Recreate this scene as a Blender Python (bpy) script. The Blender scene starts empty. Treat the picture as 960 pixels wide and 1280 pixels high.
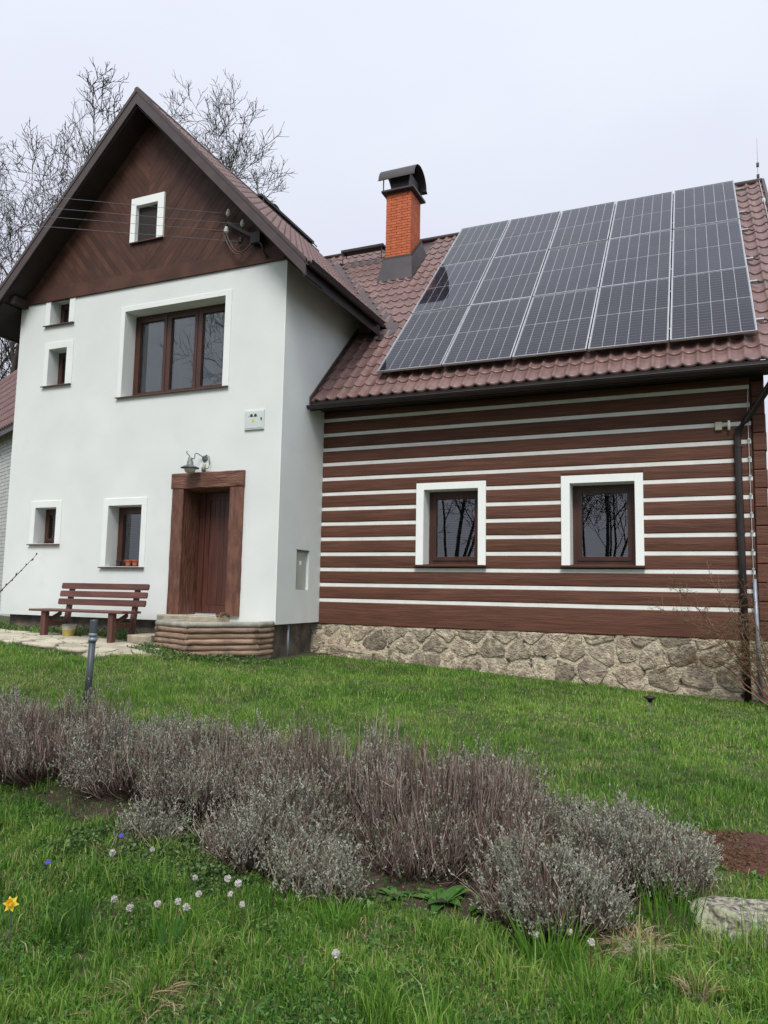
import bpy, bmesh, math, random
import numpy as np
from mathutils import Vector, Matrix, Euler
random.seed(7); rng = np.random.default_rng(11)
PI = math.pi
sc = bpy.context.scene
COL = sc.collection

# ------------------------------------------------------------------ camera
F = 929.395
def cam_axes(y, p, r):
    cy, sy = math.cos(y), math.sin(y)
    f = Vector((-sy*math.cos(p), cy*math.cos(p), math.sin(p)))
    rt = Vector((cy, sy, 0)); dn = f.cross(rt)
    c, s = math.cos(r), math.sin(r)
    return c*rt+s*dn, -s*rt+c*dn, f
rt, dn, fw = cam_axes(math.radians(23.16993), math.radians(6.07342), math.radians(-1.06587))
cd = bpy.data.cameras.new('camera'); cam = bpy.data.objects.new('camera', cd); COL.objects.link(cam)
cd.sensor_fit = 'HORIZONTAL'; cd.sensor_width = 36; cd.lens = F/960*36
cd.clip_start = 0.05; cd.clip_end = 2000
cam.matrix_world = Matrix(((rt.x, -dn.x, -fw.x, 0), (rt.y, -dn.y, -fw.y, 0), (rt.z, -dn.z, -fw.z, 1.6), (0, 0, 0, 1)))
sc.camera = cam

# ------------------------------------------------------------------ sky and light (overcast)
SUN_EL, SUN_AZ = math.radians(52), math.radians(165)     # azimuth measured from +Y towards +X
w = bpy.data.worlds.new('World'); sc.world = w; w.use_nodes = True
nt = w.node_tree; nt.nodes.clear()
def N(t, k, **kw):
    n = t.nodes.new(k)
    for a, b in kw.items(): setattr(n, a, b)
    return n
out = N(nt, 'ShaderNodeOutputWorld'); bg = N(nt, 'ShaderNodeBackground')
sky = N(nt, 'ShaderNodeTexSky', sky_type='NISHITA'); sky.sun_disc = False
sky.sun_elevation = SUN_EL; sky.sun_rotation = SUN_AZ; sky.air_density = 1; sky.dust_density = 3
hs = N(nt, 'ShaderNodeHueSaturation'); hs.inputs['Saturation'].default_value = 0.25
nt.links.new(sky.outputs[0], hs.inputs['Color'])
tc = N(nt, 'ShaderNodeTexCoord'); sep = N(nt, 'ShaderNodeSeparateXYZ'); nt.links.new(tc.outputs['Generated'], sep.inputs[0])
# cloud deck: brighter overhead (overcast), faint lavender cloud structure
mr = N(nt, 'ShaderNodeMapRange'); mr.inputs[1].default_value = 0.0; mr.inputs[2].default_value = 1.0
mr.inputs[3].default_value = 0.63; mr.inputs[4].default_value = 0.92
nt.links.new(sep.outputs['Z'], mr.inputs[0])
no = N(nt, 'ShaderNodeTexNoise'); no.inputs['Scale'].default_value = 2.2; no.inputs['Detail'].default_value = 4
mp = N(nt, 'ShaderNodeMapping'); mp.inputs['Scale'].default_value = (1, 1, 2.2)
nt.links.new(tc.outputs['Generated'], mp.inputs[0]); nt.links.new(mp.outputs[0], no.inputs['Vector'])
cr = N(nt, 'ShaderNodeValToRGB'); cr.color_ramp.elements[0].position = .32; cr.color_ramp.elements[1].position = .72
cr.color_ramp.elements[0].color = (.745, .77, .91, 1); cr.color_ramp.elements[1].color = (.80, .85, .935, 1)
nt.links.new(no.outputs[0], cr.inputs[0])
vm = N(nt, 'ShaderNodeVectorMath', operation='SCALE'); nt.links.new(cr.outputs[0], vm.inputs[0]); nt.links.new(mr.outputs[0], vm.inputs['Scale'])
vs = N(nt, 'ShaderNodeVectorMath', operation='SCALE'); vs.inputs['Scale'].default_value = 0.012; nt.links.new(hs.outputs[0], vs.inputs[0])
va = N(nt, 'ShaderNodeVectorMath', operation='ADD'); nt.links.new(vm.outputs[0], va.inputs[0]); nt.links.new(vs.outputs[0], va.inputs[1])
nt.links.new(va.outputs[0], bg.inputs['Color']); bg.inputs['Strength'].default_value = 0.93
nt.links.new(bg.outputs[0], out.inputs[0])
sl = bpy.data.lights.new('sun', 'SUN'); sl.energy = 2.05; sl.angle = math.radians(24); sl.color = (1, .955, .89)
so = bpy.data.objects.new('sun', sl); COL.objects.link(so)
sd = Vector((math.sin(SUN_AZ)*math.cos(SUN_EL), math.cos(SUN_AZ)*math.cos(SUN_EL), math.sin(SUN_EL)))
so.rotation_euler = (-sd).to_track_quat('-Z', 'Y').to_euler(); so.location = (0, -20, 40)
sc.view_settings.view_transform = 'Standard'; sc.view_settings.look = 'None'
sc.view_settings.exposure = 0.46; sc.view_settings.gamma = 1
sc.render.engine = 'CYCLES'
sc.cycles.max_bounces = 8; sc.cycles.transparent_max_bounces = 16; sc.cycles.diffuse_bounces = 3

# ------------------------------------------------------------------ materials
def mat(name, c1, c2=None, scale=5, rough=.8, bump=0, bscale=None, stretch=None, detail=5, rnd=0, spec=.5,
        metallic=0, ramp=(.35, .65), coat=0, c3=None, bdist=.02, tint=None, spots=None):
    m = bpy.data.materials.new(name); m.use_nodes = True; t = m.node_tree
    b = t.nodes['Principled BSDF']; b.inputs['Roughness'].default_value = rough
    b.inputs['Metallic'].default_value = metallic; b.inputs['Specular IOR Level'].default_value = spec
    b.inputs['Coat Weight'].default_value = coat; b.inputs['Coat Roughness'].default_value = .08
    b.inputs['Base Color'].default_value = (*c1, 1)
    tcn = N(t, 'ShaderNodeTexCoord'); mpn = N(t, 'ShaderNodeMapping'); vec = tcn.outputs['Object']
    oi = N(t, 'ShaderNodeObjectInfo')
    ad = N(t, 'ShaderNodeVectorMath', operation='ADD'); mul = N(t, 'ShaderNodeVectorMath', operation='SCALE')
    cx = N(t, 'ShaderNodeCombineXYZ')
    for i in range(3): t.links.new(oi.outputs['Random'], cx.inputs[i])
    t.links.new(cx.outputs[0], mul.inputs[0]); mul.inputs['Scale'].default_value = 37.0 if rnd else 0
    t.links.new(vec, ad.inputs[0]); t.links.new(mul.outputs[0], ad.inputs[1]); t.links.new(ad.outputs[0], mpn.inputs[0])
    if stretch: mpn.inputs['Scale'].default_value = stretch
    col = None
    if c2 is not None:
        n = N(t, 'ShaderNodeTexNoise'); n.inputs['Scale'].default_value = scale; n.inputs['Detail'].default_value = detail
        t.links.new(mpn.outputs[0], n.inputs['Vector'])
        r = N(t, 'ShaderNodeValToRGB'); e = r.color_ramp.elements
        e[0].position, e[1].position = ramp; e[0].color = (*c1, 1); e[1].color = (*c2, 1)
        if c3: x = e.new((ramp[0]+ramp[1])/2); x.color = (*c3, 1)
        t.links.new(n.outputs[0], r.inputs[0]); col = r.outputs[0]
        if spots:
            n3 = N(t, 'ShaderNodeTexNoise'); n3.inputs['Scale'].default_value = spots[1]; n3.inputs['Detail'].default_value = 6
            t.links.new(tcn.outputs['Object'], n3.inputs['Vector'])
            r3 = N(t, 'ShaderNodeValToRGB'); r3.color_ramp.elements[0].position = spots[2]; r3.color_ramp.elements[1].position = spots[3]
            t.links.new(n3.outputs[0], r3.inputs[0])
            mx = N(t, 'ShaderNodeMix', data_type='RGBA'); t.links.new(r3.outputs[0], mx.inputs[0]); t.links.new(col, mx.inputs[6])
            mx.inputs[7].default_value = (*spots[0], 1); col = mx.outputs[2]
        if rnd:
            h = N(t, 'ShaderNodeHueSaturation'); mrn = N(t, 'ShaderNodeMapRange')
            mrn.inputs[3].default_value = 1-rnd; mrn.inputs[4].default_value = 1+rnd
            t.links.new(oi.outputs['Random'], mrn.inputs[0]); t.links.new(mrn.outputs[0], h.inputs['Value'])
            t.links.new(col, h.inputs['Color']); col = h.outputs[0]
        t.links.new(col, b.inputs['Base Color'])
    if bump:
        n2 = N(t, 'ShaderNodeTexNoise'); n2.inputs['Scale'].default_value = bscale or scale*3; n2.inputs['Detail'].default_value = 6
        t.links.new(mpn.outputs[0], n2.inputs['Vector'])
        bp = N(t, 'ShaderNodeBump'); bp.inputs['Strength'].default_value = bump; bp.inputs['Distance'].default_value = bdist
        t.links.new(n2.outputs[0], bp.inputs['Height']); t.links.new(bp.outputs[0], b.inputs['Normal'])
    return m
def leafmat(name, cols, rough=.55, transl=.25):
    """blade/leaf colour picked per blade by the 'tint' attribute"""
    m = bpy.data.materials.new(name); m.use_nodes = True; t = m.node_tree
    b = t.nodes['Principled BSDF']; b.inputs['Roughness'].default_value = rough; b.inputs['Specular IOR Level'].default_value = .25
    at = N(t, 'ShaderNodeAttribute', attribute_name='tint'); r = N(t, 'ShaderNodeValToRGB'); e = r.color_ramp.elements
    e[0].color = (*cols[0], 1); e[1].color = (*cols[-1], 1)
    for i, c in enumerate(cols[1:-1]): x = e.new((i+1)/(len(cols)-1)); x.color = (*c, 1)
    t.links.new(at.outputs['Fac'], r.inputs[0]); t.links.new(r.outputs[0], b.inputs['Base Color'])
    tr = N(t, 'ShaderNodeBsdfTranslucent'); t.links.new(r.outputs[0], tr.inputs['Color'])
    mx = N(t, 'ShaderNodeMixShader'); mx.inputs[0].default_value = transl
    t.links.new(b.outputs[0], mx.inputs[1]); t.links.new(tr.outputs[0], mx.inputs[2])
    t.links.new(mx.outputs[0], t.nodes['Material Output'].inputs[0])
    return m
def glassmat(name, ior=1.9, rough=.0, tintc=(.9, .95, .95), wav=0):
    m = bpy.data.materials.new(name); m.use_nodes = True; t = m.node_tree; t.nodes.remove(t.nodes['Principled BSDF'])
    tr = N(t, 'ShaderNodeBsdfTransparent'); tr.inputs[0].default_value = (*tintc, 1)
    gl = N(t, 'ShaderNodeBsdfGlossy'); gl.inputs['Roughness'].default_value = rough; gl.inputs[0].default_value = (.95, .97, 1, 1)
    fr = N(t, 'ShaderNodeFresnel'); fr.inputs['IOR'].default_value = ior
    if wav:
        tcn = N(t, 'ShaderNodeTexCoord'); n = N(t, 'ShaderNodeTexNoise'); n.inputs['Scale'].default_value = 1.3
        t.links.new(tcn.outputs['Object'], n.inputs['Vector'])
        bp = N(t, 'ShaderNodeBump'); bp.inputs['Strength'].default_value = wav; bp.inputs['Distance'].default_value = .02
        t.links.new(n.outputs[0], bp.inputs['Height']); t.links.new(bp.outputs[0], gl.inputs['Normal'])
    mx = N(t, 'ShaderNodeMixShader'); t.links.new(fr.outputs[0], mx.inputs[0])
    t.links.new(tr.outputs[0], mx.inputs[1]); t.links.new(gl.outputs[0], mx.inputs[2])
    t.links.new(mx.outputs[0], t.nodes['Material Output'].inputs[0]); return m
M = {}
M['plaster'] = mat('white_plaster', (.69, .735, .72), (.75, .79, .775), 1.1, .9, .25, 160, bdist=.004, spots=((.66, .71, .69), 1.7, .60, .80))
M['surround'] = mat('white_surround', (.86, .90, .88), (.90, .93, .91), 3, .8, .1, 120, bdist=.003)
M['surround_soft'] = mat('white_window_trim', (.77, .81, .79), (.81, .85, .83), 3, .85, .15, 120, bdist=.003)
M['mortar_white'] = mat('white_joint_paint', (.74, .76, .72), (.82, .83, .80), 6, .85, .2, 60, bdist=.004)
M['log'] = mat('brown_stained_log', (.088, .037, .024), (.142, .060, .037), 3.4, .62, .7, 11, stretch=(.5, 4, 9), rnd=.12, bdist=.010, c3=(.112, .047, .030), spec=.3, detail=8)
M['board'] = mat('brown_gable_board', (.058, .027, .019), (.105, .047, .030), 2.2, .6, .5, 8, rnd=.09, bdist=.008, c3=(.076, .034, .023), spec=.3)
M['portal'] = mat('brown_portal_timber', (.095, .040, .026), (.19, .085, .055), 4, .6, 1., 9, stretch=(3, 3, .8), bdist=.02, rnd=.1)
M['lintel'] = mat('brown_lintel_timber', (.10, .042, .027), (.19, .085, .055), 4, .6, 1., 9, stretch=(.8, 3, 3), bdist=.02)
M['door'] = mat('door_wood_film', (.062, .022, .016), (.10, .038, .026), 3, .42, .15, 20, stretch=(6, 6, .5), bdist=.003)
M['frame'] = mat('window_frame_brown', (.050, .020, .014), (.075, .030, .02), 4, .38, .1, 30, stretch=(1, 1, .4))
M['sill'] = mat('sill_metal_brown', (.07, .035, .026), (.10, .05, .038), 8, .4)
M['tile'] = mat('brown_roof_tile', (.150, .088, .080), (.205, .122, .110), 6, .36, .18, 220, rnd=.10, bdist=.002, spec=.5, spots=((.115, .08, .065), 2.5, .58, .75))
M['metal'] = mat('dark_brown_sheet', (.060, .040, .037), (.082, .056, .052), 4, .42, .05, 30)
M['rake'] = mat('bargeboard_brown', (.058, .041, .040), (.075, .054, .053), 5, .5, .15, 90, bdist=.003)
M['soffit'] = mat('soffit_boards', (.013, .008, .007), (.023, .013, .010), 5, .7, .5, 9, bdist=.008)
M['gutter'] = mat('gutter_brown', (.018, .013, .013), (.028, .020, .020), 3, .35)
M['brick'] = mat('orange_brick', (.43, .098, .034), (.54, .145, .056), 8, .75, .4, 60, bdist=.004)
M['brickjoint'] = mat('brick_joint', (.16, .045, .025), (.20, .07, .04), 20, .9)
M['chimmetal'] = mat('chimney_sheet', (.032, .027, .030), (.048, .041, .044), 3, .5)
M['stone'] = mat('granite_stone', (.17, .135, .10), (.62, .54, .395), 13, .92, 1., 36, rnd=.38, c3=(.38, .325, .24), bdist=.035, detail=12, ramp=(.30,.70), spots=((.27, .215, .17), 3.3, .50, .70))
M['mortar'] = mat('lime_mortar', (.42, .365, .265), (.62, .55, .41), 9, .95, 1., 30, bdist=.04, spots=((.06, .048, .04), 5.5, .58, .66))  # near-black spots paint the shade of crevices into the mortar colour
M['darkstone'] = mat('dark_render', (.07, .057, .05), (.19, .155, .125), 4, .85, .8, 20, bdist=.02)  # dark brown tone shared by the plinth and the niche lip
M['flag'] = mat('flagstone', (.36, .33, .25), (.55, .51, .40), 3, .9, .7, 30, rnd=.12, bdist=.01)
M['porchlog'] = mat('weathered_round_log', (.20, .125, .085), (.36, .25, .18), 3, .85, .9, 10, rnd=.2, stretch=(1, 1, 5), bdist=.012, spots=((.11, .075, .055), 6, .55, .7))
M['porchtop'] = mat('weathered_top_log', (.25, .24, .20), (.37, .36, .31), 5, .85, .8, 14, bdist=.01)
M['concrete'] = mat('old_concrete', (.27, .24, .18), (.42, .38, .29), 6, .9, .7, 40, bdist=.012)
M['bench'] = mat('bench_red_brown', (.090, .036, .028), (.15, .060, .045), 3, .5, .5, 8, stretch=(.6, 5, 5), rnd=.15, bdist=.006)
M['benchleg'] = mat('bench_leg_wood', (.085, .036, .028), (.13, .055, .042), 3, .6, .5, 8, stretch=(5, 5, .6), rnd=.15, bdist=.006)
M['post'] = mat('slate_blue_post', (.045, .055, .068), (.065, .078, .092), 6, .45)
M['silver'] = mat('anodised_aluminium', (.44, .46, .48), (.52, .54, .56), 5, .4, metallic=.6)
M['cell'] = mat('solar_cell', (.016, .015, .022), (.028, .026, .033), 1.5, .32, rnd=.3, spec=.4)
M['backsheet'] = mat('panel_backsheet', (.36, .37, .39), (.42, .43, .45), 2, .6)
M['glass'] = glassmat('window_glass', 2.15)
M['pvglass'] = glassmat('panel_glass', 1.42, .035, (.96, .97, 1), .05)
M['spacer'] = mat('glazing_spacer', (.40, .42, .42), (.45, .47, .47), 5, .4)
M['blind'] = mat('blind_slat', (.15, .16, .17), (.19, .20, .21), 5, .5)
M['blind_skytone'] = mat('sky_toned_blind_slat', (.68, .73, .78), (.74, .79, .84), 5, .5)  # slats painted pale bluish to stand in for sky reflected in the pane
M['curtain'] = mat('pale_curtain', (.50, .54, .54), (.60, .63, .63), 6, .9)
M['dark'] = mat('room_shade_black', (.012, .012, .013), (.02, .02, .02), 3, .9)  # near-black colour stands in for the shade inside the rooms
M['black'] = mat('black_iron', (.014, .012, .011), (.028, .022, .02), 9, .55)
M['cable'] = mat('brown_cable', (.07, .04, .03), (.10, .06, .045), 9, .5)
M['porcelain'] = mat('white_porcelain', (.72, .72, .68), (.80, .80, .76), 9, .2)
M['patina'] = mat('verdigris_iron', (.10, .125, .12), (.20, .24, .22), 18, .5, metallic=.3)
M['frost'] = mat('frosted_glass', (.45, .43, .36), (.52, .50, .43), 9, .25)
M['boxgrey'] = mat('grey_green_plastic', (.58, .64, .62), (.62, .68, .66), 4, .5)
M['niche'] = mat('niche_door_plastic', (.37, .41, .36), (.42, .46, .40), 4, .5)
M['pipegrey'] = mat('blue_grey_pipe', (.20, .24, .29), (.28, .32, .37), 8, .4, metallic=.3)
M['beige'] = mat('beige_plastic', (.42, .42, .30), (.5, .5, .38), 9, .5)
M['yellow'] = mat('yellow_bucket', (.55, .42, .06), (.62, .50, .12), 9, .5)
M['cream'] = mat('cream_plastic', (.62, .58, .46), (.7, .66, .52), 9, .5)
M['terracotta'] = mat('terracotta', (.34, .09, .045), (.42, .13, .065), 9, .8)
M['potblack'] = mat('black_pot', (.02, .02, .02), (.03, .03, .03), 9, .5)
M['bark'] = mat('bare_tree_bark', (.038, .032, .028), (.075, .064, .055), 3, .9, .8, 12, bdist=.03)
M['whitebrick'] = mat('limewashed_brick', (.47, .48, .47), (.58, .59, .57), 6, .9, .6, 40, rnd=.12, bdist=.01)
M['whitebrickjoint'] = mat('limewash_joint', (.30, .31, .30), (.36, .37, .36), 9, .9)
M['boulder'] = mat('lichen_boulder', (.07, .062, .055), (.43, .41, .32), 38, .95, 1., 60, c3=(.24, .225, .18), bdist=.02, detail=12, ramp=(.36,.62), spots=((.36, .37, .25), 7, .50, .62))
M['soil'] = mat('garden_soil', (.030, .020, .015), (.085, .055, .04), 22, .95, 1., 50, bdist=.03, detail=10)
M['mulch'] = mat('red_brown_mulch', (.050, .022, .015), (.16, .065, .04), 35, .95, 1., 80, bdist=.03, detail=10)
M['lawnsoil'] = mat('lawn_ground', (.028, .036, .014), (.070, .095, .026), 14, .95, .8, 60, bdist=.02, spots=((.11, .095, .045), 9, .50, .72))
M['twig'] = leafmat('lavender_twig', [(.045, .028, .022), (.105, .068, .056), (.20, .142, .120), (.42, .34, .29)], .85, .05)
M['lavleaf'] = leafmat('lavender_leaf', [(.13, .145, .10), (.26, .28, .215), (.47, .48, .41), (.24, .31, .17)], .8, .15)
M['grass'] = leafmat('grass_blade', [(.038, .098, .015), (.076, .20, .025), (.142, .305, .039), (.24, .40, .068), (.50, .44, .23)], .5, .3)
M['straw'] = leafmat('dry_straw', [(.20, .14, .08), (.34, .26, .15), (.45, .37, .24)], .8, .1)
M['weed'] = leafmat('broad_green_leaf', [(.04, .11, .024), (.08, .19, .04), (.15, .28, .07)], .45, .25)
M['ivy'] = leafmat('small_round_leaf', [(.035, .08, .025), (.085, .16, .045), (.19, .26, .085)], .5, .2)
M['brownweed'] = leafmat('brown_dead_leaf', [(.10, .05, .03), (.20, .11, .06), (.06, .08, .03)], .8, .1)
M['rosestem'] = leafmat('red_brown_cane', [(.11, .045, .035), (.21, .095, .07), (.20, .15, .085)], .6, .02)
M['petalyellow'] = leafmat('daffodil_petal', [(.85, .72, .06), (.9, .55, .02)], .5, .3)
M['petalblue'] = leafmat('blue_petal', [(.10, .09, .50), (.16, .14, .62)], .5, .3)
M['petalwhite'] = leafmat('white_petal', [(.55, .52, .48), (.75, .74, .70)], .7, .2)
M['ink'] = mat('dark_print', (.02, .02, .05), (.03, .03, .06), 9, .5)
M['inkyellow'] = mat('yellow_print', (.55, .58, .08), (.6, .62, .1), 9, .5)

# ------------------------------------------------------------------ object helpers
ORG = {}
def tag(o, label=None, cat=None, group=None, kind=None):
    if label: o['label'] = label
    if cat: o['category'] = cat
    if group: o['group'] = group
    if kind: o['kind'] = kind
    return o
def thing(name, loc, label, cat, group=None):
    o = bpy.data.objects.new(name, None); COL.objects.link(o); o.location = loc; o.empty_display_size = .1
    ORG[o.name] = Vector(loc); return tag(o, label, cat, group)
def link(name, me, m, parent=None, loc=None):
    o = bpy.data.objects.new(name, me); COL.objects.link(o)
    if m and not me.materials: me.materials.append(m)
    if parent: o.parent = parent; ORG[o.name] = ORG[parent.name]
    else: ORG[o.name] = Vector(loc or (0, 0, 0)); o.location = ORG[o.name]
    return o
class MB:
    def __init__(s): s.v = []; s.f = []
    def add(s, vs, fs):
        k = len(s.v); s.v += [tuple(p) for p in vs]; s.f += [tuple(i+k for i in f) for f in fs]; return s
    def box(s, x0, x1, y0, y1, z0, z1):
        return s.add([(x0,y0,z0),(x1,y0,z0),(x1,y1,z0),(x0,y1,z0),(x0,y0,z1),(x1,y0,z1),(x1,y1,z1),(x0,y1,z1)],
              [(0,3,2,1),(4,5,6,7),(0,1,5,4),(1,2,6,5),(2,3,7,6),(3,0,4,7)])
    def bbox(s, x0, x1, y0, y1, z0, z1, b=.006):
        """box whose front (y0) face is chamfered"""
        v = [(x0,y1,z0),(x1,y1,z0),(x1,y1,z1),(x0,y1,z1),(x0,y0+b,z0),(x1,y0+b,z0),(x1,y0+b,z1),(x0,y0+b,z1),
             (x0+b,y0,z0+b),(x1-b,y0,z0+b),(x1-b,y0,z1-b),(x0+b,y0,z1-b)]
        f = [(0,1,2,3),(4,5,1,0),(5,6,2,1),(6,7,3,2),(7,4,0,3),(8,9,5,4),(9,10,6,5),(10,11,7,6),(11,8,4,7),(11,10,9,8)]
        return s.add(v, [tuple(reversed(q)) for q in f])
    def quad(s, a, b, c, d): return s.add([a,b,c,d], [(0,1,2,3)])
    def prism(s, poly, d):
        """planar polygon (3-D points) extruded by vector d"""
        n = len(poly); d = Vector(d); P = [Vector(p) for p in poly]
        return s.add([*P, *[p+d for p in P]], [tuple(range(n-1,-1,-1)), tuple(range(n,2*n))]+[(i,(i+1)%n,n+(i+1)%n,n+i) for i in range(n)])
    def tube(s, path, rad, n=6, cap=True):
        P = [Vector(p) for p in path]
        if not hasattr(rad, '__len__'): rad = [rad]*len(P)
        rings = []
        for i, p in enumerate(P):
            d = (P[min(i+1,len(P)-1)]-P[max(i-1,0)]).normalized()
            a = Vector((0,0,1)) if abs(d.z) < .9 else Vector((1,0,0))
            u = d.cross(a).normalized(); v = d.cross(u)
            rings.append([p+(u*math.cos(2*PI*k/n)+v*math.sin(2*PI*k/n))*rad[i] for k in range(n)])
        vs = [q for r in rings for q in r]; fs = []
        for i in range(len(P)-1):
            for k in range(n): fs.append((i*n+k, i*n+(k+1)%n, (i+1)*n+(k+1)%n, (i+1)*n+k))
        if cap: fs += [tuple(range(n-1,-1,-1)), tuple(range((len(P)-1)*n, len(P)*n))]
        return s.add(vs, fs)
    def lathe(s, c, prof, n=12, axis='z'):
        """prof: (radius, height)"""
        vs = []
        for r, h in prof:
            for k in range(n):
                a = 2*PI*k/n; p = (r*math.cos(a), r*math.sin(a), h)
                if axis == 'y': p = (p[0], h, p[1])
                if axis == 'x': p = (h, p[0], p[1])
                vs.append((c[0]+p[0], c[1]+p[1], c[2]+p[2]))
        fs = [(i*n+k, i*n+(k+1)%n, (i+1)*n+(k+1)%n, (i+1)*n+k) for i in range(len(prof)-1) for k in range(n)]
        return s.add(vs, fs)
    def build(s, name, m, parent=None, loc=None, smooth=False, kind=None):
        o = ORG[parent.name] if parent else Vector(loc or (0,0,0))
        me = bpy.data.meshes.new(name); me.from_pydata([(p[0]-o.x, p[1]-o.y, p[2]-o.z) for p in s.v], [], s.f)
        bm = bmesh.new(); bm.from_mesh(me); bmesh.ops.recalc_face_normals(bm, faces=bm.faces); bm.to_mesh(me); bm.free()
        me.validate(); me.update()
        if smooth: me.polygons.foreach_set('use_smooth', [True]*len(me.polygons))
        ob = link(name, me, m, parent, loc)
        if kind: ob['kind'] = kind
        return ob
def npmesh(name, V, Fc, k, m, parent=None, loc=None, tint=None, smooth=False):
    """fast mesh from numpy: V (n,3) world coords, Fc (f,k) all k-gons; tint per vertex"""
    o = ORG[parent.name] if parent else Vector(loc or (0,0,0))
    V = V - np.array(o); me = bpy.data.meshes.new(name)
    me.vertices.add(len(V)); me.vertices.foreach_set('co', V.astype(np.float32).ravel())
    me.loops.add(Fc.size); me.loops.foreach_set('vertex_index', Fc.astype(np.int32).ravel())
    me.polygons.add(len(Fc)); me.polygons.foreach_set('loop_start', np.arange(0, Fc.size, k, dtype=np.int32))
    me.polygons.foreach_set('loop_total', np.full(len(Fc), k, dtype=np.int32))
    if tint is not None:
        a = me.attributes.new('tint', 'FLOAT', 'POINT'); a.data.foreach_set('value', tint.astype(np.float32))
    me.update(calc_edges=True)
    if smooth: me.polygons.foreach_set('use_smooth', [True]*len(me.polygons))
    return link(name, me, m, parent, loc)

def vnoise(x, y, s=1., seed=0):
    x = np.asarray(x)*s; y = np.asarray(y)*s; xi = np.floor(x); yi = np.floor(y); fx = x-xi; fy = y-yi
    def h(a, b):
        q = np.sin(a*127.1+b*311.7+seed*74.7)*43758.5453; return q-np.floor(q)
    fx = fx*fx*(3-2*fx); fy = fy*fy*(3-2*fy)
    return (h(xi,yi)*(1-fx)+h(xi+1,yi)*fx)*(1-fy)+(h(xi,yi+1)*(1-fx)+h(xi+1,yi+1)*fx)*fy
def ground(x, y):
    x = np.asarray(x, float); y = np.asarray(y, float)
    zh = np.interp(x, [-14,-9,-7.5,-6.1,.7,4], [.80,.75,.66,.52,.17,.1])
    t = np.clip((y-2.)/5.8, 0, 1); z = zh*t*(1.25-.25*t)
    far = np.clip((np.hypot(x+3, y-4)-30)/60, 0, 1)
    return z*(1-far) + (vnoise(x,y,1.3,3)-.5)*.045*np.clip((10.2-y)/1.5,0,1) + (vnoise(x,y,4.,5)-.5)*.015*np.clip((10.2-y)/1.5,0,1)
def gz(x, y): return float(ground(x, y))

# ================================================================== SETTING: ground, path, beds
def lin(a, b, n): return list(np.linspace(a, b, n))
gx = lin(-200,-30,9)+lin(-25,-14,8)+lin(-13,5,130)+lin(6,14,8)+lin(20,200,9)
gy = lin(-200,-20,9)+lin(-15,0,8)+lin(.5,12,100)+lin(13,30,8)+lin(45,300,9)
GX, GY = np.meshgrid(gx, gy); Z = ground(GX, GY)
V = np.stack([GX.ravel(), GY.ravel(), Z.ravel()], 1); nx = len(gx)
idx = np.arange(len(gy)*nx).reshape(len(gy), nx)
Fq = np.stack([idx[:-1,:-1].ravel(), idx[:-1,1:].ravel(), idx[1:,1:].ravel(), idx[1:,:-1].ravel()], 1)
lawn = npmesh('lawn_ground', V, Fq, 4, M['lawnsoil'], smooth=True)
tag(lawn, 'sloping green lawn rising from the flower bed to the house', kind='structure')
def patch(name, cx, cy, rx, ry, h, m, label, seed=1, n=40, rag=.18, rot=0):
    vs = []; fs = []; R = 9
    for r in range(R+1):
        for k in range(n):
            a = 2*PI*k/n; q = r/R*(1+rag*(float(vnoise(math.cos(a)*1.7+9, math.sin(a)*1.7+9, 1.5, seed))-.5)*2)
            u, v_ = rx*q*math.cos(a), ry*q*math.sin(a)
            x = cx+u*math.cos(rot)-v_*math.sin(rot); y = cy+u*math.sin(rot)+v_*math.cos(rot)
            f = r/R; z = gz(x,y)+h*(1-f**2)*(.6+.8*float(vnoise(x,y,7,seed)))+.006-.02*(f > .98)
            vs.append((x,y,z))
    for r in range(R):
        for k in range(n): fs.append((r*n+k, r*n+(k+1)%n, (r+1)*n+(k+1)%n, (r+1)*n+k))
    o = MB().add(vs, fs).build(name, m, smooth=True); return tag(o, label, kind='structure')
BED = (-2.45, 4.12, 2.75, .62, -.10)
patch('flower_bed_soil', *BED[:4], .03, M['soil'], 'dark soil of the lavender bed', 2, 70, .10, BED[4])
MUL = (.36, 5.0, .52, .36)
patch('mulch_bed', *MUL[:4], .07, M['mulch'], 'heap of red brown mulch behind the boulder at the right', 5)

def clip_half(poly, a, b, c):
    """keep a*x+b*y<=c"""
    o = []
    for i in range(len(poly)):
        p, q = poly[i], poly[(i+1)%len(poly)]; dp = a*p[0]+b*p[1]-c; dq = a*q[0]+b*q[1]-c
        if dp <= 0: o.append(p)
        if (dp < 0) != (dq < 0) and dp != dq:
            t = dp/(dp-dq); o.append((p[0]+t*(q[0]-p[0]), p[1]+t*(q[1]-p[1])))
    return o
def voronoi(seeds, x0, x1, y0, y1, gap, wt=None):
    cells = []
    for i, s in enumerate(seeds):
        P = [(x0,y0),(x1,y0),(x1,y1),(x0,y1)]
        for j, q in enumerate(seeds):
            if i == j or abs(q[0]-s[0]) > 3: continue
            a, b = q[0]-s[0], q[1]-s[1]; L = math.hypot(a, b)
            if L < 1e-6: continue
            f = .5
            c = (a*(s[0]+a*f)+b*(s[1]+b*f)) - gap*L/2
            P = clip_half(P, a, b, c)
            if len(P) < 3: break
        if len(P) >= 3: cells.append(P)
    return cells
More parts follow.
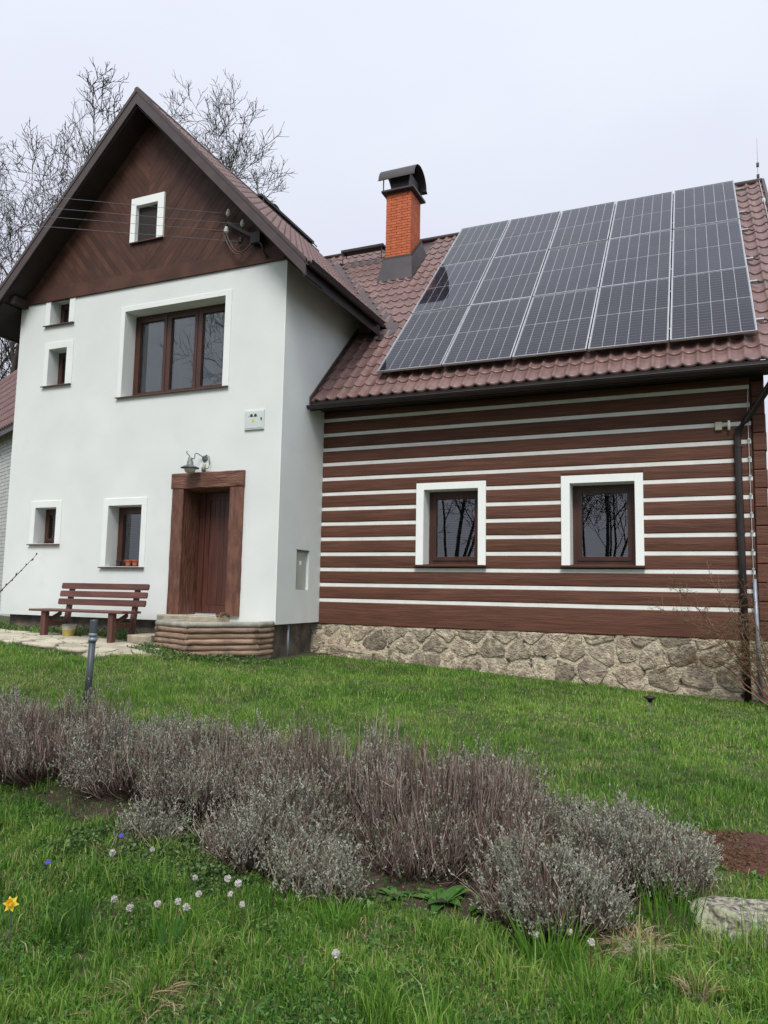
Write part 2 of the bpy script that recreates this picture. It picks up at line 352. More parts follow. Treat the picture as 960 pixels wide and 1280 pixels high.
def rough_poly(P, seg=.09, amp=.012, rnd=None):
    """round the corners and jitter the outline"""
    Q = []
    n = len(P)
    for i in range(n):
        p, q = P[i], P[(i+1)%n]; L = math.hypot(q[0]-p[0], q[1]-p[1])
        k = max(1, int(L/seg))
        t0 = .16
        for j in range(k+1):
            t = t0+(1-2*t0)*j/max(k,1)
            Q.append((p[0]+(q[0]-p[0])*t+random.uniform(-amp,amp), p[1]+(q[1]-p[1])*t+random.uniform(-amp,amp)))
    return Q
def stone_mb(Q, to3, depth, dome):
    """Q outline in plane; to3(u,v,w) maps plane coords + outward w to 3-D"""
    n = len(Q); cx = sum(p[0] for p in Q)/n; cy = sum(p[1] for p in Q)/n
    vs = []; fs = []
    tilt = (random.uniform(-.25,.25), random.uniform(-.25,.25))
    rings = [(1, -depth), (1, 0), (.93, dome*.7), (.66, dome*.95)]
    for s, w_ in rings:
        for p in Q:
            u, v_ = cx+(p[0]-cx)*s, cy+(p[1]-cy)*s
            jit = random.uniform(-.28,.28)*dome if w_ > 0 else 0
            vs.append(to3(u, v_, w_+jit+(0 if w_ <= 0 else tilt[0]*(u-cx)*.3+tilt[1]*(v_-cy)*.3)))
    vs.append(to3(cx, cy, dome*random.uniform(.7,1.1)))
    for r in range(3):
        for k in range(n): fs.append((r*n+k, r*n+(k+1)%n, (r+1)*n+(k+1)%n, (r+1)*n+k))
    for k in range(n): fs.append((3*n+k, 3*n+(k+1)%n, 4*n))
    return MB().add(vs, fs)

# path of flagstones in front of the bench
path = MB()
def inpath(x, y):
    front = 7.45+.30*(x+12.5)/4.0 + .12*float(vnoise(x,1,1.5,4)); return y > front and y < 9.35 and x < -7.35-.5*max(0,(8.4-y)) 
pg = [(x, y) for x in np.arange(-13,-6.9,.2) for y in np.arange(7.2,9.6,.2)]
for x, y in pg:
    if inpath(x+.1, y+.1):
        path.quad((x,y,gz(x,y)+.008),(x+.2,y,gz(x+.2,y)+.008),(x+.2,y+.2,gz(x+.2,y+.2)+.008),(x,y+.2,gz(x,y+.2)+.008))
pathO = path.build('stone_path', M['soil']); tag(pathO, 'path of pale irregular flagstones along the white wall', kind='structure')
sd_ = []
for i, y in enumerate(np.arange(7.3,9.6,.34)):
    for x in np.arange(-13,-7,.48): sd_.append((x+.3*(i%2)+random.uniform(-.17,.17), y+random.uniform(-.13,.13)))
for P in voronoi(sd_, -13,-7,7.2,9.5,.035):
    cx = sum(p[0] for p in P)/len(P); cy = sum(p[1] for p in P)/len(P)
    if not inpath(cx, cy): continue
    Q = rough_poly(P, .25, .012)
    z0 = gz(cx,cy)+random.uniform(.022,.034)
    stone_mb(Q, lambda u,v_,w_: (u, v_, gz(u,v_)+.028+w_), .03, .008).build('flagstone', M['flag'], pathO)

# ================================================================== HOUSE
XC, YG, YL = -6.107, 10.06, 11.50        # corner x, gable plane, log wall plane
XW, XE = -12.05, .87                     # left end of gable wall, right end of log wall
HX, HY = (XW+XC)/2, 0
house = thing('farmhouse', (-6.0, YG, .55), 'white plastered gable house joined to a brown log wing with tiled roofs', 'house')
def wall_grid(mb, x0, x1, z0, z1, y, holes, dep, sidex=None):
    """front skin at y with rectangular holes and reveals of depth dep; sidex: build in plane x=sidex with y range x0..x1"""
    def p(u, d, v_): return (u, y+d, v_) if sidex is None else (sidex-d, u, v_)
    xs = sorted({x0,x1,*[h[0] for h in holes],*[h[1] for h in holes]}); zs = sorted({z0,z1,*[h[2] for h in holes],*[h[3] for h in holes]})
    for a, b in zip(xs, xs[1:]):
        for c, d in zip(zs, zs[1:]):
            mx, mz = (a+b)/2, (c+d)/2
            if any(h[0] < mx < h[1] and h[2] < mz < h[3] for h in holes): continue
            mb.quad(p(a,0,c), p(b,0,c), p(b,0,d), p(a,0,d))
    for h in holes:
        a, b, c, d = h[:4]; dd = h[4] if len(h) > 4 else dep
        mb.quad(p(a,0,c), p(a,dd,c), p(a,dd,d), p(a,0,d)); mb.quad(p(b,0,c), p(b,dd,c), p(b,dd,d), p(b,0,d))
        mb.quad(p(a,0,d), p(b,0,d), p(b,dd,d), p(a,dd,d)); mb.quad(p(a,0,c), p(b,0,c), p(b,dd,c), p(a,dd,c))
# openings (x0,x1,z0,z1,depth)
W_big = (-9.44,-7.28,4.95,6.515,.28); W_s1 = (-11.28,-10.80,6.50,6.99,.24); W_s2 = (-11.25,-10.80,5.32,6.02,.24)
W_l1 = (-11.32,-10.80,2.35,3.01,.24); W_l2 = (-9.575,-8.835,1.94,3.0,.26); DOOR = (-7.96,-7.0,1.15,3.265,.46)
W_at = (-9.29,-8.80,7.80,8.47,.26)
ZT = 6.96
mb = MB(); wall_grid(mb, XW, XC, 1.05, ZT, YG, [W_big,W_s1,W_s2,W_l1,W_l2,DOOR], .28)
mb.quad((XW,YG,1.05),(XC,YG,1.05),(XC,YG+.3,1.05),(XW,YG+.3,1.05))
# left side wall and upper rear of the gable wing
mb.quad((XW,YG,1.05),(XW,16,1.05),(XW,16,ZT),(XW,YG,ZT))
mb.build('gable_wall', M['plaster'], house)
mb = MB(); NI = (10.66,11.08,1.60,2.245,.07)
wall_grid(mb, YG, 13.4, 1.05, 6.99, 0, [NI], .07, sidex=XC)
mb.quad((XC-.3,YG,1.05),(XC,YG,1.05),(XC,YL+.05,1.05),(XC-.3,YL+.05,1.05))
side = mb.build('side_wall', M['plaster'], house)
# thin bright corner bead
MB().box(XC-.006,XC+.004,YG-.004,YG+.006,1.05,6.93).build('corner_bead', M['surround'], house)
# meter niche in the side wall
nich = MB().box(XC-.068,XC-.05,NI[0]+.005,NI[1]-.005,NI[2]+.005,NI[3]-.005).build('meter_niche', M['niche'], house)
MB().box(XC-.05,XC-.043,NI[0]+.03,NI[1]-.03,NI[2]+.03,NI[3]-.03).build('niche_door', M['niche'], nich)
MB().box(XC-.043,XC-.040,NI[0]+.17,NI[0]+.24,NI[3]-.24,NI[3]-.17).build('label_plate', M['surround'], nich)
MB().box(XC-.05,XC+.004,NI[0]-.008,NI[1]+.008,NI[3]-.001,NI[3]+.012).build('niche_lip', M['darkstone'], nich)

# base under the white wing (set back) and drain pipe
mb = MB(); mb.box(XW+.12,XC-.14,YG+.12,YG+.2,-.3,1.049); mb.box(XC-.22,XC-.14,YG+.2,YL+.4,-.3,1.049)
mb.build('dark_plinth', M['darkstone'], house)
MB().tube([(XC-.05,10.55,1.05),(XC-.05,10.55,.45)], .022, 8).build('drain_pipe', M['pipegrey'], house, smooth=True)

def window(op, y, nsash=1, sur=None, surround=True, curtain=False, blind=True, side=None, fr=.065, sillout=.05, sillw=.03, sillm='sill', parent=None, surm='surround_soft', shut=False):
    x0, x1, z0, z1, d = op; yb = y+d
    W = MB()
    W.box(x0,x1,yb-.005,yb+.07,z1-fr,z1); W.box(x0,x1,yb-.004,yb+.07,z0,z0+fr)
    W.box(x0,x0+fr,yb-.003,yb+.069,z0+fr,z1-fr); W.box(x1-fr,x1,yb-.003,yb+.069,z0+fr,z1-fr)
    win = W.build('window', M['frame'], parent or house)
    a, b = x0+fr, x1-fr; ww = (b-a)/nsash
    for i in range(nsash):
        s0, s1 = a+i*ww+(.02 if i else 0), a+(i+1)*ww-(.02 if i < nsash-1 else 0)
        if i: MB().box(s0-.04,s0,yb-.012,yb+.06,z0+fr,z1-fr).build('mullion', M['frame'], win)
        sf = .062; zz0, zz1 = z0+fr, z1-fr; S = MB(); yy = yb-.022
        S.box(s0,s1,yy,yb+.05,zz1-sf,zz1-.002); S.box(s0,s1,yy,yb+.05,zz0+.002,zz0+sf)
        S.box(s0,s0+sf,yy+.001,yb+.049,zz0+sf,zz1-sf); S.box(s1-sf,s1,yy+.001,yb+.049,zz0+sf,zz1-sf)
        S.build('sash', M['frame'], win)
        g0, g1, h0, h1 = s0+sf, s1-sf, zz0+sf, zz1-sf
        MB().quad((g0,yb+.02,h0),(g1,yb+.02,h0),(g1,yb+.02,h1),(g0,yb+.02,h1)).build('pane', M['glass'], win)
        t = .012; S = MB(); y2 = yb+.028
        S.box(g0,g1,y2,y2+.01,h1-t,h1); S.box(g0,g1,y2,y2+.01,h0,h0+t); S.box(g0,g0+t,y2+.001,y2+.011,h0+t,h1-t); S.box(g1-t,g1,y2+.001,y2+.011,h0+t,h1-t)
        S.build('glazing_spacer', M['spacer'], win)
        if blind:
            S = MB(); p = .03; k = int((h1-h0)/p)
            dz_ = .020 if shut else .003
            for j in range(k):
                zc = h1-.02-j*p; S.quad((g0+.01,yb+.07,zc-dz_),(g1-.01,yb+.07,zc-dz_),(g1-.01,yb+.086,zc+dz_),(g0+.01,yb+.086,zc+dz_))
            for q in ((.24,.76) if g1-g0 > .45 else (.35,)):
                xx = g0+(g1-g0)*q; S.box(xx-.003,xx+.003,yb+.064,yb+.068,h0+.01,h1)
            S.box(g0+.005,g1-.005,yb+.06,yb+.10,h1-.03,h1-.012)
            S.build('venetian_blind', M['blind_skytone' if shut else 'blind'], win)
        if curtain and i == 0:
            S = MB(); n = 9; cw = (g1-g0)*.22
            for j in range(n):
                xa, xb = g0+cw*j/n, g0+cw*(j+1)/n; ya, yb_ = yb+.13+.02*(j%2), yb+.13+.02*((j+1)%2)
                S.quad((xa,ya,h0-.1),(xb,yb_,h0-.1),(xb,yb_,h1+.1),(xa,ya,h1+.1))
            S.build('curtain', M['curtain'], win)
    # near-black box that paints the shade of an unlit room
    R = MB(); e = .02; r0, r1, q0, q1, ya, yc = x0+e, x1-e, z0+e, z1-e, yb+.071, yb+.9
    R.quad((r0,yc,q0),(r1,yc,q0),(r1,yc,q1),(r0,yc,q1)); R.quad((r0,ya,q0),(r0,yc,q0),(r0,yc,q1),(r0,ya,q1)); R.quad((r1,ya,q0),(r1,yc,q0),(r1,yc,q1),(r1,ya,q1))
    R.quad((r0,ya,q0),(r1,ya,q0),(r1,yc,q0),(r0,yc,q0)); R.quad((r0,ya,q1),(r1,ya,q1),(r1,yc,q1),(r0,yc,q1))
    R.build('room_shade_box', M['dark'], win)
    # sill
    sx0, sx1 = (x0-.03, x1+.03); 
    if sur: sx0, sx1 = sur[0]-sillw*.4, sur[1]+sillw*.4
    S = MB(); S.add([(sx0,y-sillout,z0-.012),(sx1,y-sillout,z0-.012),(x1-.001,yb-.003,z0+.016),(x0+.001,yb-.003,z0+.016),
                     (sx0,y-sillout,z0-.030),(sx1,y-sillout,z0-.030),(x1-.001,yb-.003,z0+.003),(x0+.001,yb-.003,z0+.003)][:8],
                    [(0,1,2,3),(4,7,6,5),(0,4,5,1),(1,5,6,2),(3,2,6,7),(0,3,7,4)])
    S.build('sill', M[sillm], win)
    if sur and surround:
        a0, a1, t1 = sur; S = MB(); pr = sur_proud
        S.bbox(a0,x0,y-pr,y-.001,z0-.012,t1,.004); S.bbox(x1,a1,y-pr,y-.001,z0-.012,t1,.004); S.bbox(x0,x1,y-pr,y-.001,z1,t1,.004)
        S.build('surround', M[surm], win)
    return win
sur_proud = .016
win_big = window(W_big, YG, 3, (-9.535,-7.155,6.61), curtain=True, shut=True)
window(W_s1, YG, 1, (-11.40,-10.66,7.10), fr=.05)
window(W_s2, YG, 1, (-11.36,-10.64,6.15), fr=.05)
window(W_l1, YG, 1, (-11.43,-10.67,3.135), fr=.05)
window(W_l2, YG, 1, (-9.69,-8.72,3.13), fr=.06)

# door
dr = MB().box(DOOR[0]+.001,DOOR[1]-.001,YG+.43,YG+.50,DOOR[2],DOOR[3]).build('door', M['door'], house)
yd = YG+.43
mb = MB(); x0, x1, z0, z1 = DOOR[0]+.05, DOOR[1]-.03, DOOR[2]+.03, DOOR[3]-.05
mb.box(x0,x0+.10,yd-.03,yd,z0,z1); mb.build('door_side_panel', M['door'], dr)
lx0 = x0+.12
mb = MB(); mb.box(lx0,lx0+.09,yd-.04,yd,z0,z1); mb.box(x1-.09,x1,yd-.04,yd,z0,z1); mb.box(lx0+.09,x1-.09,yd-.04,yd,z1-.12,z1); mb.box(lx0+.09,x1-.09,yd-.04,yd,z0,z0+.13)
mb.build('door_leaf_frame', M['door'], dr)
nb_ = 6; bw = (x1-lx0-.18)/nb_
for i in range(nb_):
    a = lx0+.09+i*bw; MB().bbox(a+.001,a+bw-.001,yd-.030,yd-.001,z0+.13,z1-.12,.004).build('door_board', M['door'], dr)
mb = MB(); hx, hz = x1-.045, z0+1.02
mb.box(hx-.018,hx+.018,yd-.052,yd-.04,hz-.11,hz+.10); mb.tube([(hx,yd-.05,hz),(hx,yd-.10,hz),(hx-.11,yd-.10,hz)],.010,6); mb.build('handle', M['silver'], dr)
MB().box(DOOR[0]+.002,DOOR[1]-.002,YG+.40,YG+.43,DOOR[2]-.0,DOOR[2]+.025).build('threshold', M['silver'], dr)
# portal: rough brown beams and lined reveal
P0, P1, PT = -8.175, -6.765, 3.505
for nm, bxs, mm in (('portal_post', (P0,DOOR[0]+.02,YG-.05,YG+.02,1.16,3.235), 'portal'), ('portal_post', (DOOR[1]-.02,P1,YG-.05,YG+.02,1.16,3.235), 'portal'),
                    ('portal_lintel', (P0-.012,P1+.012,YG-.062,YG+.02,3.238,PT), 'lintel')):
    x0,x1,y0,y1,z0,z1 = bxs; vs = []; fs = []
    n = 14; ver = (z1-z0) > (x1-x0)
    for j in range(n+1):                     # wavy hand-hewn arrises
        t = j/n
        w1_, w2_, w3_ = [random.uniform(-.004,.004) for _ in range(3)]
        if ver: z = z0+(z1-z0)*t; ring = [(x0+w1_,y1,z),(x0+w1_,y0+.012,z),(x0+.014+w1_,y0+w3_*.5,z),(x1-.014+w2_,y0+w3_*.5,z),(x1+w2_,y0+.012,z),(x1+w2_,y1,z)]
        else: x = x0+(x1-x0)*t; ring = [(x,y1,z0+w1_),(x,y0+.012,z0+w1_),(x,y0+w3_*.5,z0+.014+w1_),(x,y0+w3_*.5,z1-.014+w2_),(x,y0+.012,z1+w2_),(x,y1,z1+w2_)]
        vs += ring
    for j in range(n):
        for k in range(6): fs.append((j*6+k, j*6+(k+1)%6, (j+1)*6+(k+1)%6, (j+1)*6+k))
    fs += [tuple(range(6)), tuple(range(n*6,n*6+6))]
    MB().add(vs, fs).build(nm, M[mm], house)
mb = MB(); mb.box(DOOR[0]+.001,DOOR[0]+.022,YG+.02,YG+.43,1.16,3.24); mb.box(DOOR[1]-.022,DOOR[1]-.001,YG+.02,YG+.43,1.16,3.24); mb.box(DOOR[0]+.022,DOOR[1]-.022,YG+.02,YG+.43,3.225,3.262)
mb.build('portal_lining', M['portal'], house)

# ---- timber gable: backing + chevron boards
RX, RZ, EX, EZ = -9.05, 10.40, -5.53, 6.69       # ridge / eave of wing roof (top of tiles)
SL = (RZ-EZ)/(EX-RX); EXL = 2*RX-EX
YF = YG-.46                                      # front edge of wing roof
def roofz(x): return RZ-SL*abs(x-RX)
und = .20
gz0 = 7.22
def underz(x): return roofz(x)-und*1.35
apexz = RZ-und*1.35
hw = (apexz-gz0)/SL
mb = MB()
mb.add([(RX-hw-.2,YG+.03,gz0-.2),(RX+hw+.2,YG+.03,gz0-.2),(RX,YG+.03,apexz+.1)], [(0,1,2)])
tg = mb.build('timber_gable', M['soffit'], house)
MB().bbox(XW+.02,XC-.02,YG-.035,YG+.03,ZT+.002,gz0-.003,.005).build('gable_beam', M['board'], tg)
HO = (W_at[0], W_at[1], W_at[2], W_at[3])
def clip_poly(P, hs_):
    for a, b, c in hs_:
        P = clip_half(P, a, b, c)
        if len(P) < 3: return None
    return P
def sub_rect(P, r):
    x0,x1,z0,z1 = r; o = []
    for hs_ in ([(1,0,x0)], [(-1,0,-x1)], [(-1,0,-x0),(1,0,x1),(0,1,z0)], [(-1,0,-x0),(1,0,x1),(0,-1,-z1)]):
        q = clip_poly(P, hs_)
        if q: o.append(q)
    return o
bwid = .098
for sgn in (-1, 1):
    tri = [(RX,gz0),(RX+sgn*hw,gz0),(RX,apexz)]
    # boards run down towards the centre line: V pattern
    dirv = Vector((sgn*.64,.77)).normalized(); nrm = Vector((-dirv.y, dirv.x))
    ds = [nrm.x*p[0]+nrm.y*p[1] for p in tri]
    d = min(ds)
    while d < max(ds):
        P = clip_poly(tri, [(nrm.x,nrm.y,d+bwid-.0015), (-nrm.x,-nrm.y,-(d+.0015))])
        d += bwid
        if not P: continue
        mb = MB(); pj = random.uniform(0,.004)
        for q in sub_rect(P, (HO[0]-.02,HO[1]+.02,HO[2]-.02,HO[3]+.02)):
            mb.prism([(a,YG-.012-pj,b) for a, b in q], (0,.03,0))
        if mb.v: mb.build('gable_board', M['board'], tg)
mb = MB(); sur_proud = .045
aw = window(W_at, YG-.012, 1, (-9.405,-8.66,8.625), fr=.05, surm='surround')
# plastered reveal of the attic window
mb = MB(); wall_grid(mb, W_at[0]-.04, W_at[1]+.04, W_at[2]-.04, W_at[3]+.04, YG-.010, [W_at], .26); mb.build('attic_reveal', M['surround'], aw)
sur_proud = .022

# ---- wing roof
mr_ = MB()
YB = 16.4
tk = .03
def slab(mb, sgn, y0, y1):
    ex = RX+sgn*(EX-RX)
    mb.prism([(RX,y0,RZ-.045),(ex,y0,EZ-.045),(ex,y0,EZ-.09),(RX,y0,RZ-.10)], (0,y1-y0,0))
slab(mr_, -1, YF+.02, YB)
# right slope follows the valley: y runs to the main roof
def mainz(y): return 4.838+1.007*(y-10.973)
def mainy(z): return 10.973+(z-4.838)/1.007
MRY = 16.10; MRZ = mainz(MRY)
vy0 = mainy(EZ-.05); 
mr_.add([(RX,YF+.02,RZ-.045),(EX,YF+.02,EZ-.045),(EX,vy0,EZ-.045),(-8.70,MRY,roofz(-8.70)-.045),(RX,MRY+.3,RZ-.045)], [(0,1,2,3,4)])
wroof = mr_.build('wing_roof', M['metal'], house)
# tile prototype
TW, TL = .20, .352
def tile_verts():
    us = [0,.12,.25,.36,.46,.54,.64,.75,.88,1.0]
    def h(u):
        u = u % 1; c = math.exp(-((u-.5)/.115)**2); return .030*c - .010*math.cos(2*PI*(u))*.8
    vs = []
    for w_, dz in ((0,-.032), (0,.0), (.03,.008), (TL+.02,-.020)):
        for u in us: vs.append((u*TW, w_, h(u)+dz+.02))
    n = len(us); fs = [(r*n+k, r*n+k+1, (r+1)*n+k+1, (r+1)*n+k) for r in range(3) for k in range(n-1)]
    return vs, fs
TV, TF = tile_verts()
tile_me = bpy.data.meshes.new('tile'); tile_me.from_pydata(TV, [], TF); tile_me.materials.append(M['tile'])
tile_me.polygons.foreach_set('use_smooth', [True]*len(tile_me.polygons)); tile_me.update()
def place_tiles(mats, parent, nmax):
    """mats: world matrices; the nmax nearest become objects, the rest one stuff mesh"""
    mats.sort(key=lambda m_: (m_.translation-Vector((0,0,1.6))).length)
    o = ORG[parent.name]
    for m_ in mats[:nmax]:
        t = bpy.data.objects.new('tile', tile_me); COL.objects.link(t); t.parent = parent
        t.matrix_local = Matrix.Translation(-o) @ m_
    if mats[nmax:]:
        tv = np.array([(*v_,1) for v_ in TV]); A = []; B = []
        tf = np.array(TF); k = 0
        for m_ in mats[nmax:]:
            A.append((tv @ np.array(m_).T)[:,:3]); B.append(tf+k); k += len(TV)
        ob = npmesh('tile_field', np.vstack(A), np.vstack(B), 4, M['tile'], parent, smooth=True); ob['kind'] = 'stuff'
def frame_m(o, ex, ey): 
    ex = Vector(ex).normalized(); ey = Vector(ey).normalized(); ez = ex.cross(ey)
    return Matrix(((ex.x,ey.x,ez.x,o[0]),(ex.y,ey.y,ez.y,o[1]),(ex.z,ey.z,ez.z,o[2]),(0,0,0,1)))
# main roof tiles
th = math.atan(1.007); cth, sth = math.cos(th), math.sin(th)
def valleyx(y):        # x of the valley at main-roof depth y
    return RX + (RZ - mainz(y))/SL
XR = 1.32
main = MB()
main.add([(XC+.005,10.975,mainz(10.975)-.03),(XR,10.975,mainz(10.975)-.03),(XR,MRY,MRZ-.03),(-8.7,MRY,MRZ-.03),(valleyx(12.75),12.75,mainz(12.75)-.03),(XC+.005,12.75,mainz(12.75)-.03)], [(0,1,2,3,4,5)])
main.add([(-12.3,MRY,MRZ-.03),(XR,MRY,MRZ-.03),(XR,21.2,4.8),(-12.3,21.2,4.8)], [(0,1,2,3)])
mroof = main.build('main_roof', M['metal'], house)
mats = []
rows = int((MRY-10.94)/cth/TL)+1
for r in range(rows):
    s_ = r*TL; y = 10.95+s_*cth; z = mainz(y)
    if y+TL*cth*.4 > MRY: continue
    x = XR-TW*.98
    while x > -9.4:
        ok = x > XC+.02 and y < 12.6 or x+TW*.5 > valleyx(y+.15)+.10
        if y < 12.6 and x < XC+.01: ok = False
        if y >= 12.45 and x+.0 < valleyx(y+.1)+.04: ok = False
        # hidden under the panels
        if -4.75 < x < .35 and 11.75 < y < 15.6: ok = False
        # chimney foot
        if -6.42 < x+TW*.5 < -5.62 and y > 14.45: ok = False
        if ok: mats.append(frame_m((x,y,z-.012), (1,0,0), (0,cth,sth)))
        x -= TW
place_tiles(mats, mroof, 300)
# wing tiles
mats = []; sw = math.atan(SL)
for r in range(int(((EX-RX)/math.cos(sw))/TL)):
    xe = EX-r*TL*math.cos(sw); ze = roofz(xe)
    y = YF+.04
    while y < mainy(ze)-.12 and y < MRY:
        mats.append(frame_m((xe,y,ze-.025), (0,1,0), (-math.cos(sw),0,math.sin(sw)))); y += TW
    xl = 2*RX-xe; y = YF+.04+TW
    while y < YB: mats.append(frame_m((xl,y,ze-.025), (0,-1,0), (math.cos(sw),0,math.sin(sw)))); y += TW
place_tiles(mats, wroof, 0)
# ridge caps
mb = MB(); mb.tube([(RX,YF-.01,RZ+.0),(RX,YB,RZ+.0)], .055, 10); mb.build('ridge_cap', M['metal'], wroof, smooth=True)
mb = MB(); mb.tube([(-8.75,MRY,MRZ+.02),(XR,MRY,MRZ+.02)], .06, 10); mb.build('ridge_cap', M['metal'], mroof, smooth=True)
# valley flashing
mb = MB()
pv = [(valleyx(y), y, mainz(y)) for y in (12.70, MRY)]
a, b = Vector(pv[0]), Vector(pv[1])
mb.add([a+Vector((-.02,0,.03)), a+Vector((.30,0,.022)), b+Vector((.22,0,.022)), b+Vector((-.02,0,.03))], [(0,1,2,3)])
mb.add([a+Vector((-.34,0,.03)), a+Vector((.30,0,.022)), a+Vector((.05,-.32,-.30)), a+Vector((-.34,-.3,-.27))], [(0,1,2,3)])
mb.build('valley_flashing', M['rake'], mroof)
# verge trim on the right
mb = MB(); mb.prism([(XR-.01,10.93,mainz(10.93)-.10),(XR-.01,MRY,MRZ-.10),(XR-.01,MRY,MRZ+.07),(XR-.01,10.93,mainz(10.93)+.07)], (.05,0,0)); mb.build('verge_trim', M['rake'], mroof)
# step flashing where the main roof meets the side wall
mb = MB(); mb.prism([(XC+.001,10.93,mainz(10.93)-.10),(XC+.001,12.75,mainz(12.75)-.10),(XC+.001,12.75,mainz(12.75)+.085),(XC+.001,10.93,mainz(10.93)+.085)], (.025,0,0)); mb.build('wall_flashing', M['metal'], mroof)
# bargeboards of the wing
for sgn in (-1,1):
    ex = RX+sgn*(EX-RX+.03); 
    dz = .285
    mb = MB(); mb.prism([(RX,YF,RZ+.03),(ex,YF,EZ-.0),(ex,YF,EZ-.0-dz*.96),(RX,YF,RZ+.03-dz)], (0,.035,0)); mb.build('bargeboard', M['rake'], wroof)
    mb = MB(); mb.prism([(RX,YF-.012,RZ+.045),(ex,YF-.012,EZ+.015),(ex,YF-.012,EZ-.06),(RX,YF-.012,RZ-.04)], (0,.06,0)); mb.build('barge_cap', M['metal'], wroof)
# soffits: boards under the front overhang and along the eaves
for sgn in (-1,1):
    o0, o1 = .30, .27
    ex = RX+sgn*(EX-RX)
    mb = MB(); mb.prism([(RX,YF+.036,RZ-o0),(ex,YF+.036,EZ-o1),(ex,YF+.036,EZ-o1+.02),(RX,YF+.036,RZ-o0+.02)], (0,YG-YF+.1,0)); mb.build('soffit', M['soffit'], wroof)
    wx = XC if sgn > 0 else XW
    # boxed eave along the side
    mb = MB(); zi = roofz(wx)-.34
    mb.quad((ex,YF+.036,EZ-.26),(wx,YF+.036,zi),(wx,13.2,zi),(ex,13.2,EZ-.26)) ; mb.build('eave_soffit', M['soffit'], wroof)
    MB().box(min(ex,ex-sgn*.03),max(ex,ex-sgn*.03),YF+.03,12.55,EZ-.27,EZ-.03).build('fascia', M['gutter'], wroof)
    # purlin / plate heads
    for px_ in ((wx+.12,) if sgn < 0 else ()):
        MB().box(px_-.06,px_+.06,YF+.14,YG,roofz(px_)-.34-.12,roofz(px_)-.31).build('purlin_head', M['soffit'], wroof)
def gutter(name, pts, r, parent):
    """half-round gutter along a straight line"""
    a, b = [Vector(p) for p in pts]; d = (b-a).normalized(); s_ = d.cross(Vector((0,0,1))).normalized()
    vs = []; n = 9
    for p in (a, b):
        for rr in (r, r-.006):
            for k in range(n):
                t = PI*k/(n-1); vs.append(p+s_*math.cos(t)*rr-Vector((0,0,1))*math.sin(t)*rr)
    fs = []
    for k in range(n-1):
        fs.append((k,k+1,2*n+k+1,2*n+k)); fs.append((n+k,n+k+1,3*n+k+1,3*n+k))
        fs.append((k,k+1,n+k+1,n+k)); fs.append((2*n+k,2*n+k+1,3*n+k+1,3*n+k))
    mb = MB().add(vs, fs)
    for e in (1,-1): mb.tube([a+s_*e*r, b+s_*e*r], .008, 6)
    return mb.build(name, M['gutter'], parent)
gutter('gutter', ((EX+.075,YF+.0,EZ-.05),(EX+.075,12.45,EZ-.05)), .07, house)
g2 = gutter('gutter', ((XC+.01,10.875,4.70),(XR+.02,10.875,4.70)), .058, house)
mb = MB()
for x in np.arange(XC+.5,XR,.85): mb.box(x-.012,x+.012,10.875-.064,10.875+.064,4.70,4.708)
mb.build('gutter_brackets', M['gutter'], g2)
MB().box(XC+.002,XR,10.965,10.99,4.645,4.80).build('fascia', M['gutter'], mroof)
MB().box(XC+.002,XR,10.99,YL+.02,4.735,4.76).build('soffit', M['soffit'], mroof)
# downpipe
dp = MB().tube([(.98,10.875,4.68),(.98,10.90,4.56),(.88,11.05,4.42),(.62,11.36,4.08),(.52,11.42,3.95),(.505,11.43,3.8),(.515,11.43,2.2),(.535,11.43,.15)], .05, 12).build('downpipe', M['gutter'], house, smooth=True)
mb = MB()
for z in (3.72,2.5,1.3): mb.lathe((.513,11.43,z), [(.05,-.02),(.058,-.02),(.058,.02),(.05,.02)], 12)
mb.build('pipe_collar', M['gutter'], dp)

# ---- log wall
W1 = (-4.20,-3.275,2.05,3.275,.26); W2 = (-1.83,-.885,2.05,3.29,.27)
S1 = (-4.33,-3.145,3.39); S2 = (-1.96,-.765,3.41)
mb = MB(); wall_grid(mb, XC, XE, 1.02, 4.9, YL+.02, [W1,W2], .24)
mb.quad((XE,YL+.02,1.02),(XE,20.6,1.02),(XE,20.6,5.2),(XE,YL+.02,4.9))
mb.add([(XE,YL+.02,4.6),(XE,20.6,4.6),(XE,MRY,MRZ-.1)], [(0,1,2)])
mb.quad((XE,20.6,0),(XW,20.6,0),(XW,20.6,5.2),(XE,20.6,5.2))
lw = mb.build('log_wall', M['soffit'], house)
XS = .69                                   # right end of the white joints
pitch = .2628; z0s = 1.43; sh = .030
cuts = [(S1[0],S1[1],2.0,S1[2]), (S2[0],S2[1],2.0,S2[2])]
def segs(x0, x1, za, zb):
    """x ranges clear of the window surrounds for the band za..zb"""
    r = [(x0, x1)]
    for c in cuts:
        if zb > c[2]+.01 and za < c[3]-.01:
            r = [q for a, b in r for q in ((a, min(b, c[0])), (max(a, c[1]), b)) if q[1]-q[0] > .02]
    return r
